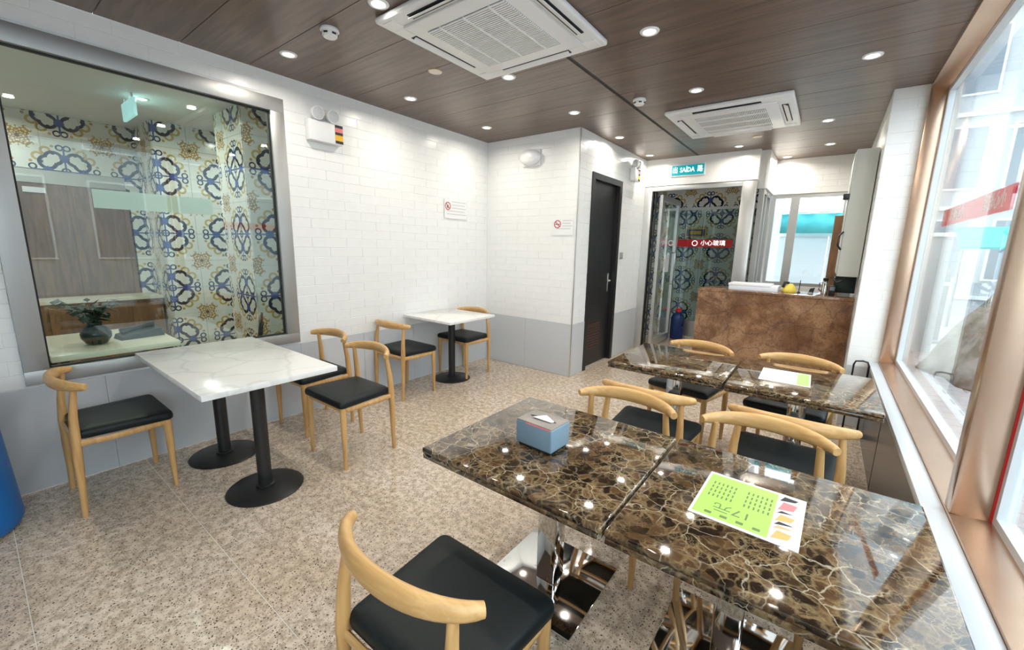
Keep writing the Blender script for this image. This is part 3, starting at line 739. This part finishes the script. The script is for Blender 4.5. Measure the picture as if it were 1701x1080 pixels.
# ================================================================== chairs
def lerp(a, b, t): return a + (b - a) * t
def make_chair(label, loc, rz, group):
    t = thing('dining_chair', label, 'chair', loc, rz, group)
    # seat cushion: rounded trapezoid, front (+y) wider
    def outline(k, z, grow=0):
        cs = [(-.205 - grow, -.185 - grow), (.205 + grow, -.185 - grow), (.237 + grow, .215 + grow), (-.237 - grow, .215 + grow)]
        out = []; rad = .035
        for i, (x, y) in enumerate(cs):
            p, q = Vector(cs[i - 1]), Vector(cs[(i + 1) % 4]); c = Vector((x, y))
            a = c + (p - c).normalized() * rad; b_ = c + (q - c).normalized() * rad
            for j in range(6):
                s = j / 5; pt = a * (1 - s) ** 2 + c * 2 * s * (1 - s) + b_ * s ** 2
                out.append((pt.x * k, .015 + (pt.y - .015) * k, z))
        return out
    MB().rings([outline(.96, .428), outline(1, .434), outline(1.01, .452), outline(.995, .468), outline(.95, .477), outline(.75, .482), outline(.4, .484)]).obj('seat', M['leather'], t, 50)
    for s in (-1, 1):
        MB().tube([(s * .213, .187, 0), (s * .213, .187, .10), (s * .212, .186, .30), (s * .211, .185, .428)], [.0125, .0145, .0195, .0205], seg=12).obj('leg', M['wood'], t, 60)
        MB().tube([(s * .205, -.205, 0), (s * .207, -.200, .12), (s * .210, -.195, .32), (s * .210, -.193, .43), (s * .206, -.186, .56), (s * .196, -.168, .705)], [.013, .015, .0205, .0215, .018, .0135], seg=12).obj('leg', M['wood'], t, 60)
        MB().tube([(s * .212, -.19, .412), (s * .213, -.05, .405), (s * .213, .18, .412)], [.010, .010, .010], [.018, .017, .018], seg=8).obj('seat_rail', M['wood'], t, 60)
    MB().tube([(-.21, .187, .412), (.21, .187, .412)], .010, .018, seg=8).obj('seat_rail', M['wood_x'], t, 60)
    MB().tube([(-.21, -.193, .412), (.21, -.193, .412)], .010, .018, seg=8).obj('seat_rail', M['wood_x'], t, 60)
    pts = []; ra = []; rb = []
    for k in range(25):
        s = k / 12 - 1; a = abs(s)
        x = .247 * math.sin(s * 1.25) / math.sin(1.25); y = -.232 + .105 * (1 - math.cos(a * 1.45)) / (1 - math.cos(1.45))
        pts.append((x, y, .720 - .004 * a + .010 * math.cos(s * math.pi / 2)))
        f = max(0, math.cos(s * math.pi / 2)) ** .8
        ra.append(lerp(.0165, .0190, f)); rb.append(lerp(.0170, .0350, f))
    MB().tube(pts, ra, rb, seg=14).obj('crest_rail', M['wood_x'], t, 60)
    return t
CH = 'bull-horn dining chairs'
PI = math.pi
c0 = make_chair('light wood chair with black seat and horn back, nearest the camera at the marble table', (-.735, .70, 0), 0, CH)
for x, y, rz, lb in [
    (-3.22, .43, 0, 'light wood chair with black seat at the left end of the near white table'),
    (-2.59, 1.55, PI, 'light wood chair with black seat on the open side of the near white table'),
    (-3.24, 1.62, PI, 'light wood chair with black seat between wall and twin at the near white table'),
    (-3.30, 2.60, 0, 'light wood chair with black seat on the near side of the far white table'),
    (-3.295, 3.455, PI, 'light wood chair with black seat behind the far white table by the wall corner'),
    (-.73, 1.79, PI, 'light wood horn-back chair facing the marble table that holds the tissue box'),
    (-.706, 2.31, 0, 'light wood chair with black seat facing the left far marble table'),
    (-.125, 1.84, PI, 'light wood horn-back chair facing the marble table with the lime menu'),
    (-.05, 2.36, 0, 'light wood chair with black seat facing the right far marble table'),
    (-.757, 3.34, PI - R(12), 'light wood horn-back chair beyond the left far marble table, nearest the glass door'),
    (-.095, 3.34, PI - R(8), 'light wood horn-back chair beyond the right far marble table, in front of the granite counter'),
    (-.06, .66, 0, 'light wood chair with black seat tucked under the near side of the lime menu table')]:
    dup(c0, (x, y, 0), rz, lb, CH)

# ================================================================== tables
def marble_table(label, x0, y0, x1, y1, bx, by, rz=0):
    cx, cy = (x0 + x1) / 2, (y0 + y1) / 2
    t = thing('marble_table', label, 'table', (cx, cy, 0), rz, 'square marble tables')
    hx, hy = (x1 - x0) / 2, (y1 - y0) / 2
    MB().rbox(-hx, -hy, .729, hx, hy, .75, r=.006, seg=3).obj('table_top', M['marble'], t, 30)
    MB().rbox(-hx + .002, -hy + .002, .708, hx - .002, hy - .002, .729, r=.005, seg=2).obj('edge_band', M['marble'], t, 30)
    MB().rbox(-hx + .16, -hy + .16, .695, hx - .16, hy - .16, .708, r=.003, seg=1).obj('support_plate', M['black'], t)
    dx, dy = bx - cx, by - cy
    MB().rbox(dx - .045, dy - .045, .014, dx + .045, dy + .045, .70, r=.006).obj('column', M['chrome'], t, 30)
    MB().rbox(dx - .23, dy - .23, 0, dx + .23, dy + .23, .014, r=.004).obj('base_plate', M['chrome'], t, 30)
    return t
marble_table('square brown marble table holding the tissue box, chrome pedestal', -1.095, .925, -.388, 1.615, -.83, 1.43)
marble_table('square brown marble table with the lime green menu, beside the street window', -.380, .925, .315, 1.622, -.12, 1.50)
marble_table('square brown marble table, far pair, nearest the black door', -1.085, 2.505, -.390, 3.225, -.74, 2.87)
marble_table('square brown marble table, far pair, with the white menu', -.378, 2.49, .302, 3.215, -.04, 2.86)
def round_base(t, x, y, top):
    MB().lathe([(.205, 0), (.207, .006), (.200, .012), (.06, .020)], 40, (x, y, 0)).obj('base_plate', M['black'], t, 40)
    MB().lathe([(.052, .018), (.052, .03), (.038, .034), (.038, top)], 28, (x, y, 0)).obj('column', M['black'], t, 40)
t = thing('white_table', 'long white stone topped table on two black pedestals by the interior window', 'table', (-2.90, .945, 0))
MB().rbox(-.60, -.345, .718, .62, .345, .75, r=.005).obj('table_top', M['wmarble'], t, 30)
round_base(t, .335, 0, .72); round_base(t, -.31, 0, .72)
t = thing('white_table', 'small square white topped table on one black pedestal by the corner', 'table', (-3.175, 3.11, 0))
MB().rbox(-.355, -.34, .722, .345, .34, .75, r=.005).obj('table_top', M['wmarble'], t, 30)
round_base(t, -.08, .10, .725)

# tissue box
t = thing('tissue_box', 'slate blue tissue box with white tissue on the marble table', 'tissue box', (-.768, 1.226, .75), R(-3))
box('base', M['gasket'], (-.072, -.052, 0, .072, .052, .012), t, r=.003)
MB().rbox(-.080, -.060, .010, .080, .060, .098, r=.006, seg=3).obj('body', M['tissue_blue'], t, 30)
box('lid', M['tissue_lid'], (-.078, -.058, .097, .078, .058, .102), t, r=.002)
box('rim_highlight', M['pink'], (-.035, -.0605, .094, .074, -.058, .0975), t)  # reddish highlight on the lid edge, painted as a thin strip
MB().rings([[(.058 * math.cos(a), .011 * math.sin(a), z) for a in [2 * PI * k / 20 for k in range(20)]] for z in (.1018, .1026)]).obj('slot', M['dark_slot'], t)
MB().add([(-.04, .004, .1), (.05, .006, .1), (.045, -.016, .106), (.0, -.012, .117), (-.035, -.018, .106), (.015, .0, .121)], [(0, 1, 5), (0, 5, 4), (1, 2, 5), (5, 2, 3), (5, 3, 4), (4, 3, 2)]).obj('tissue', M['tissue'], t, True)

# menus
def menu(loc, rz, label, w, d):
    t = thing('menu_sheet', label, 'menu', loc, rz)
    box('laminate', M['paper'], (-w / 2, -d / 2, 0, w / 2, d / 2, .0012), t); return t
t = menu((-.095, 1.287, .7502), R(-1.5), 'lime green laminated menu marked 17 on the near marble table', .262, .272)
box('green_panel', M['green_paper'], (-.124, -.125, .0012, .062, .125, .0015), t)
text('lettering', '17元', .05, M['darktext'], (-.032, -.062, .0017), (-1, 0, 0), (0, -1, 0), t, depth=.0002)
for k in range(4): box('heading_mark', M['darktext'], (-.085 + .04 * k - .009, -.112, .0015, -.085 + .04 * k + .009, -.100, .0018), t)
for cx in (-.075, .02):
    for k in range(6):
        x = cx - .03 + k * .012
        for q in range(4): box('text_mark', M['darktext'], (x - .0022, -.015 + q * .026, .0015, x + .0022, .001 + q * .026, .0018), t)
for k, (mn, a, b_) in enumerate((('orange', -.115, -.075), ('wood', -.065, -.05), ('gasket', -.045, -.03), ('orange', -.025, .01), ('gasket', .018, .03), ('pink', .038, .085), ('gasket', .092, .118))):
    MB().prism([(.068, a), (.105, a + .012), (.112, b_), (.078, b_ + .004)], .0012, .0018).obj('food_picture', M[mn], t)
t = menu((-.12, 2.885, .7502), R(1), 'white menu sheet with a lime end on the far marble table', .25, .30)
box('green_panel', M['green_paper'], (.06, -.14, .0012, .118, .14, .0016), t)
for k in range(5): box('text_line', M['greytext'], (-.11 + .02 * (k % 2), -.11 + .05 * k, .0012, .0 + .03 * (k % 3), -.10 + .05 * k, .0016), t)

# ================================================================== counter and what stands on it
t = thing('service_counter', 'red brown granite service counter below the kitchen window', 'counter', (-.435, 4.85, 0))
box('front_slab', M['cgran'], (-.668, 0, .0, .664, .03, 1.055), t)
box('side_slab', M['cgran'], (-.668, .03, 0, -.638, .50, 1.055), t)
box('counter_top', M['cgran'], (-.67, -.004, 1.057, .664, .52, 1.085), t, r=.003)
box('inner_shelf', M['dark_panel'], (-.63, .03, .5, .66, .5, .53), t)
CT = 1.085
t = thing('box_stack', 'flat white box at the left end of the granite counter', 'box', (-.60, 5.13, CT))
box('carton', M['paper'], (-.23, -.14, 0, .22, .14, .055), t, r=.003); box('lid', M['plastic_white'], (-.235, -.145, .045, .16, .145, .07), t, r=.003)
t = thing('cleaning_cloth', 'crumpled yellow cloth with black strap on the counter', 'cloth', (-.285, 5.08, CT))
b = MB(); rr = []
for q, z in ((1, 0), (.95, .03), (.62, .065), (.25, .09)):
    rr.append([(.062 * q * math.cos(2 * PI * k / 14) * (1 + .12 * math.sin(3 * k)) + .01 * (1 - q), .05 * q * math.sin(2 * PI * k / 14) * (1 + .1 * math.cos(4 * k)), z) for k in range(14)])
b.rings(rr).obj('cloth', M['yellow'], t, True); MB().tube([(-.06, .0, .05), (-.045, .01, .10), (-.01, .02, .095)], .014).obj('strap', M['gasket'], t, True)
t = thing('stirring_stick', 'thin dark stick standing upright behind the counter front', 'stick', (-.205, 5.08, CT))
MB().tube([(0, 0, 0), (.004, 0, .13)], .004).obj('rod', M['black'], t); MB().lathe([(.016, 0), (.014, .012), (.005, .02)], 14).obj('foot', M['black'], t)
t = thing('cup_lid_holder', 'small black angled holder on the counter', 'holder', (-.105, 5.08, CT))
MB().add([(-.025, -.015, 0), (.018, -.015, 0), (.018, .015, 0), (-.025, .015, 0), (-.008, -.012, .055), (.03, -.012, .065), (.03, .012, .065), (-.008, .012, .055)], [(3,2,1,0),(4,5,6,7),(0,1,5,4),(1,2,6,5),(2,3,7,6),(3,0,4,7)]).obj('wedge', M['black'], t); box('clip', M['steel'], (-.02, -.018, .0, .012, -.014, .02), t)
t = thing('steel_flask', 'tall polished steel flask on the counter', 'flask', (-.0, 5.06, CT))
MB().lathe([(.024, 0), (.026, .01), (.026, .12), (.020, .135)], 20).obj('body', M['chrome'], t, 40); MB().lathe([(.018, .135), (.022, .145), (.022, .165), (.012, .17)], 18).obj('stopper', M['black'], t, 40)
MB().tube([(-.024, 0, .12), (-.045, 0, .11), (-.045, 0, .05), (-.024, 0, .035)], .005).obj('handle', M['black'], t)
t = thing('card_reader', 'black block beside the steel flask', 'box', (.058, 5.07, CT))
box('body', M['black'], (-.024, -.03, 0, .026, .03, .095), t, r=.004); box('screen', M['far_glass'], (-.018, -.032, .05, .02, -.029, .085), t)
t = thing('control_panel', 'dark green glass panel under the wall cabinet', 'panel', (.150, 5.10, CT))
box('panel', M['phone'], (-.085, 0, .03, .08, .02, .20), t, r=.003); box('foot', M['plastic_grey'], (-.05, -.03, 0, .05, .05, .03), t)
t = thing('wall_cabinet', 'pale grey metal cabinet hanging on the pier above the counter', 'cabinet', (XP - .008, 4.83, 1.28))
box('body', M['cab'], (-.155, 0, 0, 0, .75, 1.10), t, r=.008)
box('door', M['cab'], (-.163, .02, .02, -.154, .73, 1.08), t, r=.003)
box('top_bracket', M['black'], (-.20, .0, .68, -.155, .06, .73), t, r=.004)
MB().tube([(-.157, -.004, .40), (-.185, -.012, .36), (-.185, -.012, .28), (-.157, -.004, .24)], .008).obj('handle', M['black'], t, True)
MB().tube([(-.15, .02, .0), (-.165, .0, -.03), (-.15, .0, -.06), (-.09, .02, -.02)], .014).obj('cable', M['black'], t, True)
t = thing('timber_board', 'brown timber board standing behind the wall cabinet', 'board', (.06, 6.6, 0))
MB().rbox(-.07, 0, 0, .11, .03, 1.95, r=.004).obj('board', M['brownwood'], t); box('batten', M['brownwood'], (-.07, -.02, 1.2, .11, 0, 1.25), t)
t = thing('loop_stand', 'black wire loop stand at the foot of the pier', 'stand', (.325, 4.30, 0))
MB().tube([(-.055, 0, .0), (-.055, 0, .60), (-.045, 0, .628), (.0, 0, .635), (.03, 0, .628), (.04, 0, .60), (.04, 0, 0)], .007).obj('loop', M['black'], t, True)
box('foot', M['black'], (-.08, -.05, 0, .055, .05, .012), t)

# blue items
t = thing('blue_bin', 'blue plastic bin at the left edge of the picture', 'bin', (-3.245, -.235, 0))
MB().lathe([(.255, .02), (.268, .05), (.265, .08), (.238, .60), (.245, .61), (.245, .64), (.225, .64), (.22, .60)], 36).obj('body', M['blue'], t, 50)
MB().lathe([(.245, .64), (.25, .66), (.19, .70), (.02, .715)], 36).obj('lid', M['blue'], t, 40)
t = thing('water_jug', 'dark blue jug with red cap on the lobby floor', 'jug', (-1.93, 7.27, 0))
MB().lathe([(.10, 0), (.11, .02), (.11, .36), (.085, .42), (.04, .45), (.04, .47)], 24).obj('body', M['navy'], t, 40); MB().lathe([(.045, .47), (.045, .51), (.03, .52)], 18).obj('cap', M['red'], t, 40)
MB().tube([(.05, -.05, .42), (.10, -.09, .42), (.12, -.10, .30), (.09, -.07, .24)], .012).obj('handle', M['navy'], t, True)

# ================================================================== things in the next room
t = thing('side_table', 'cream topped table next door, right behind the interior window', 'table', (-4.14, .585, 0))
box('table_top', M['cream_top'], (-.42, -.33, .712, .42, .315, .75), t, r=.004)
for sx in (-.36, .36):
    for sy in (-.27, .255): box('leg', M['black'], (sx - .02, sy - .02, 0, sx + .02, sy + .02, .712), t)
t = thing('plant_vase', 'dark round vase with leafy twigs on the cream table next door', 'vase', (-3.98, .50, .75))
MB().lathe([(.035, 0), (.055, .01), (.078, .05), (.080, .08), (.062, .12), (.04, .14), (.042, .155), (.034, .155)], 28).obj('vase', M['vase'], t, 50)
tw = []
for k in range(14):
    a = k * 2.4; ln = random.uniform(.10, .19); tilt = random.uniform(.3, 1.2)
    e = (math.cos(a) * ln * tilt, math.sin(a) * ln * tilt, .15 + ln)
    st = MB().tube([(0, 0, .14), (e[0] * .4, e[1] * .4, .14 + ln * .55), e], [.003, .0025, .0015], seg=6).obj('twig', M['leaf'], t)
    for q in range(8):
        s = .22 + q * .11; p = Vector((e[0] * s, e[1] * s, .14 + (e[2] - .14) * s)); an = random.uniform(0, 6.28); L = random.uniform(.05, .085)
        d = Vector((math.cos(an), math.sin(an), random.uniform(-.9, .9))).normalized(); sd = d.cross(Vector((0, 0, 1))).normalized() * L * .36
        MB().add([p, p + d * L * .5 + sd, p + d * L, p + d * L * .5 - sd, p + d * L * .5 + Vector((0, 0, .006))], [(0, 1, 4), (1, 2, 4), (2, 3, 4), (3, 0, 4)]).obj('leaf', M['leaf'], st)
t = thing('desk_phone', 'dark teal wedge shaped desk device on the cream table next door', 'phone', (-4.08, .745, .75), R(8))
MB().add([(-.07, -.13, 0), (.07, -.13, 0), (.07, .13, 0), (-.07, .13, 0), (-.06, -.12, .035), (.055, -.12, .02), (.055, .12, .06), (-.06, .12, .075)], [(3,2,1,0),(4,5,6,7),(0,1,5,4),(1,2,6,5),(2,3,7,6),(3,0,4,7)]).obj('base', M['phone'], t)
MB().tube([(-.03, -.10, .05), (-.03, 0, .07), (-.03, .10, .085)], [.022, .014, .022], seg=10).obj('handset', M['phone'], t, True)
t = thing('bentwood_chair', 'black hoop-back chair next door, behind the interior window', 'chair', (-4.16, 1.42, 0), R(-25))
MB().lathe([(.19, .43), (.20, .44), (.20, .46), (.18, .47)], 28).obj('seat', M['black'], t, 40)
for k in range(4):
    a = PI / 4 + k * PI / 2; MB().tube([(.15 * math.cos(a), .15 * math.sin(a), .44), (.19 * math.cos(a), .19 * math.sin(a), 0)], [.014, .01]).obj('leg', M['black'], t)
def hoop(r, zc, hh): return [(r * math.cos(a), .17 + .03 * math.sin(a), zc + hh * math.sin(a)) for a in [PI * k / 16 for k in range(17)]]
MB().tube([(.17, .14, .45)] + hoop(.17, .60, .23) + [(-.17, .14, .45)], .011).obj('back_hoop', M['black'], t, True)
MB().tube([(.09, .15, .45)] + hoop(.09, .58, .16) + [(-.09, .15, .45)], .009).obj('back_hoop', M['black'], t, True)
for s in (-.05, .05): MB().tube([(s, .15, .45), (s * .6, .19, .74)], .007).obj('spindle', M['black'], t)
t = thing('hanging_exit_sign', 'pale teal exit sign hanging edge-on in the room next door', 'sign', (-5.2, 1.10, 2.62))
box('sign_face', emitter('pale_teal_sign', (.45, .8, .82), .6), (-.20, -.012, -.075, .20, .012, .075), t, r=.004); box('hanger', M['plastic_white'], (-.15, -.006, .075, -.13, .006, .115), t); box('hanger', M['plastic_white'], (.13, -.006, .075, .15, .006, .115), t)

# ================================================================== street outside
gd = struct('ground', MB().box(.6, -6, -.2, 30, 40, -.06), M['pave_b'], 'paved street outside the window', 'ground')
pm = MB().rbox(.004, .004, -.05, .396, .196, 0, r=.006, seg=1).mesh('paver', M['pave'])
n = 0
for j in range(60):
    for i in range(5):
        if n >= 300: break
        link('paver', pm, gd, (.62 + i * .4 + (.2 if j % 2 else 0), -.6 + j * .2, -.01 + random.uniform(-.002, .002))); n += 1
far_p = MB()
for j in range(90):
    for i in range(14):
        x = .62 + i * .4 + (.2 if j % 2 else 0); y = -.6 + j * .2
        if i < 5 and j < 60: continue
        far_p.box(x + .004, y + .004, -.05, x + .396, y + .196, -.01)
fp = far_p.obj('far_pavers', M['pave'], gd); fp['kind'] = 'stuff'
def building(label, x0, y0, x1, y1, h, mat, face, floors, cols, z0=0):
    t = thing('building', label, 'building', ((x0 + x1) / 2, (y0 + y1) / 2, 0)); hx, hy = (x1 - x0) / 2, (y1 - y0) / 2
    box('wall', M[mat], (-hx, -hy, -.1, hx, hy, h), t); box('cornice', M['plastic_white'], (-hx - .2, -hy - .2, h, hx + .2, hy + .2, h + .25), t)
    fh = (h - .6) / floors
    for f in range(floors):
        if face == 'y':
            box('string_course', M['plastic_white'], (-hx, -hy - .08, .4 + f * fh, hx, -hy, .5 + f * fh), t)
        for c in range(cols):
            if face == 'y':
                w = 2 * hx / cols; xa = -hx + c * w + w * .22
                wd = box('window', M['plastic_white'], (xa - .05, -hy - .05, .9 + f * fh, xa + w * .56 + .05, -hy + .02, .4 + (f + .9) * fh), t)
                box('pane', M['far_glass'], (xa, -hy - .06, .95 + f * fh, xa + w * .56, -hy - .045, .35 + (f + .9) * fh), wd)
            else:
                w = 2 * hy / cols; ya = -hy + c * w + w * .22
                wd = box('window', M['plastic_white'], (-hx - .05, ya - .05, .9 + f * fh, -hx + .02, ya + w * .56 + .05, .4 + (f + .9) * fh), t)
                box('pane', M['far_glass'], (-hx - .06, ya, .95 + f * fh, -hx - .045, ya + w * .56, .35 + (f + .9) * fh), wd)
    return t
building('pale building closing the street beyond the window', .8, 16, 8.5, 22, 7.5, 'facade', 'y', 3, 7)
building('grey building across the street', 9.5, -2, 14, 14, 6.5, 'facade_b', 'x', 2, 8)
t = thing('awning', 'turquoise awning low on the street corner', 'awning', (2.75, 13.0, 0))
MB().add([(-.6, -.3, 1.7), (.9, -.3, 1.7), (.9, .6, 2.15), (-.6, .6, 2.15), (-.6, -.3, 1.66), (.9, -.3, 1.66), (.9, .6, 2.11), (-.6, .6, 2.11)], [(0,1,2,3),(7,6,5,4),(0,4,5,1),(1,5,6,2),(2,6,7,3),(3,7,4,0)]).obj('canvas', M['turq'], t)
for x in (-.55, .85): MB().tube([(x, -.25, 0), (x, -.25, 1.68)], .03).obj('post', M['postgrey'], t)
t = thing('covered_mound', 'tall beige sheet covered mound on the pavement outside', 'mound', (2.45, 7.4, -.02))
rr = []
for k in range(13):
    s = k / 12; row = []
    for q in range(40):
        a = 2 * PI * q / 40; r_ = (1.15 * (1 - s) ** .55 + .10) * (1 + .07 * math.sin(5 * a + 3 * s) + .04 * math.sin(11 * a + 7 * s))
        row.append((r_ * math.cos(a) + s * .35, r_ * math.sin(a), 2.3 * s + .03 * math.sin(7 * a)))
    rr.append(row)
MB().rings(rr).obj('sheet', M['mound'], t, True)
MB().tube([(.95 * math.cos(a), .95 * math.sin(a), .34) for a in [2 * PI * k / 32 for k in range(33)]], .015, seg=6).obj('rope', M['tarp_white'], t)
t = thing('white_canopy', 'white sloping tarpaulin on poles behind the mound outside', 'canopy', (3.6, 10.4, 0))
MB().add([(-.95, -1.5, 2.3), (1.6, -1.5, 3.3), (1.6, 1.5, 3.3), (-.95, 1.5, 2.3), (-.95, -1.5, 2.27), (1.6, -1.5, 3.27), (1.6, 1.5, 3.27), (-.95, 1.5, 2.27)], [(0,1,2,3),(7,6,5,4),(0,4,5,1),(1,5,6,2),(2,6,7,3),(3,7,4,0)]).obj('canvas', M['tarp_white'], t)
for x, y, z in ((-.9, -1.45, 2.3), (1.55, -1.45, 3.25), (-.9, 1.45, 2.3), (1.55, 1.45, 3.25)): MB().tube([(x, y, 0), (x, y, z)], .03).obj('pole', M['tarp_white'], t)
t = thing('bollard', 'grey post standing on the pavement outside', 'post', (1.62, 10.2, 0))
MB().lathe([(.12, -.06), (.12, .02), (.08, .05), (.08, 1.15), (.06, 1.2)], 20).obj('shaft', M['postgrey'], t, 40); MB().lathe([(.09, 1.0), (.09, 1.06)], 20).obj('band', M['tarp_white'], t)
t = thing('notice_board', 'beige framed notice board outside near the bronze jamb', 'notice board', (1.42, 10.5, 0))
box('frame', M['mound'], (-.22, -.03, .55, .30, .03, 1.30), t); box('poster', M['paper'], (-.17, -.04, .60, .25, -.028, 1.25), t)
for x in (-.18, .26): box('leg', M['postgrey'], (x - .02, -.02, -.05, x + .02, .02, .55), t)
t = thing('lime_board', 'small lime green board outside close to the bronze jamb', 'sign', (1.05, 9.6, 0))
box('board', M['hivis'], (-.10, -.02, 1.15, .06, .02, 1.5), t); MB().tube([(-.02, 0, -.05), (-.02, 0, 1.15)], .018).obj('stake', M['postgrey'], t)
# behind the kitchen window
t = thing('tarp_screen', 'turquoise tarpaulin stretched on rails behind the kitchen window', 'tarpaulin', (-.1, 8.6, 0))
b = MB(); nn = 24
b.add([(-.7 + 1.7 * k / nn, .03 * math.sin(k * 1.3), z) for z in (1.82, 2.14) for k in range(nn + 1)], [(k, k + 1, nn + 2 + k, nn + 1 + k) for k in range(nn)]); cv = b.obj('canvas', M['turq'], t, True)
sm = cv.modifiers.new('thick', 'SOLIDIFY'); sm.thickness = .004
for x in (-.68, .98): MB().tube([(x, 0, -.06), (x, 0, 2.2)], .02).obj('pole', M['alu'], t)
MB().tube([(-.7, 0, 2.16), (1, 0, 2.16)], .015).obj('rail', M['alu'], t)
t = thing('panel_fence', 'white panel hoarding behind the kitchen window', 'fence', (.2, 9.0, 0))
for k in range(3): box('panel', M['facade'], (-1.0 + k * .75, 0, -.06, -1.0 + k * .75 + .74, .05, 1.78), t)
box('cap_rail', M['alu'], (-1.0, -.02, 1.78, 1.25, .07, 1.84), t)
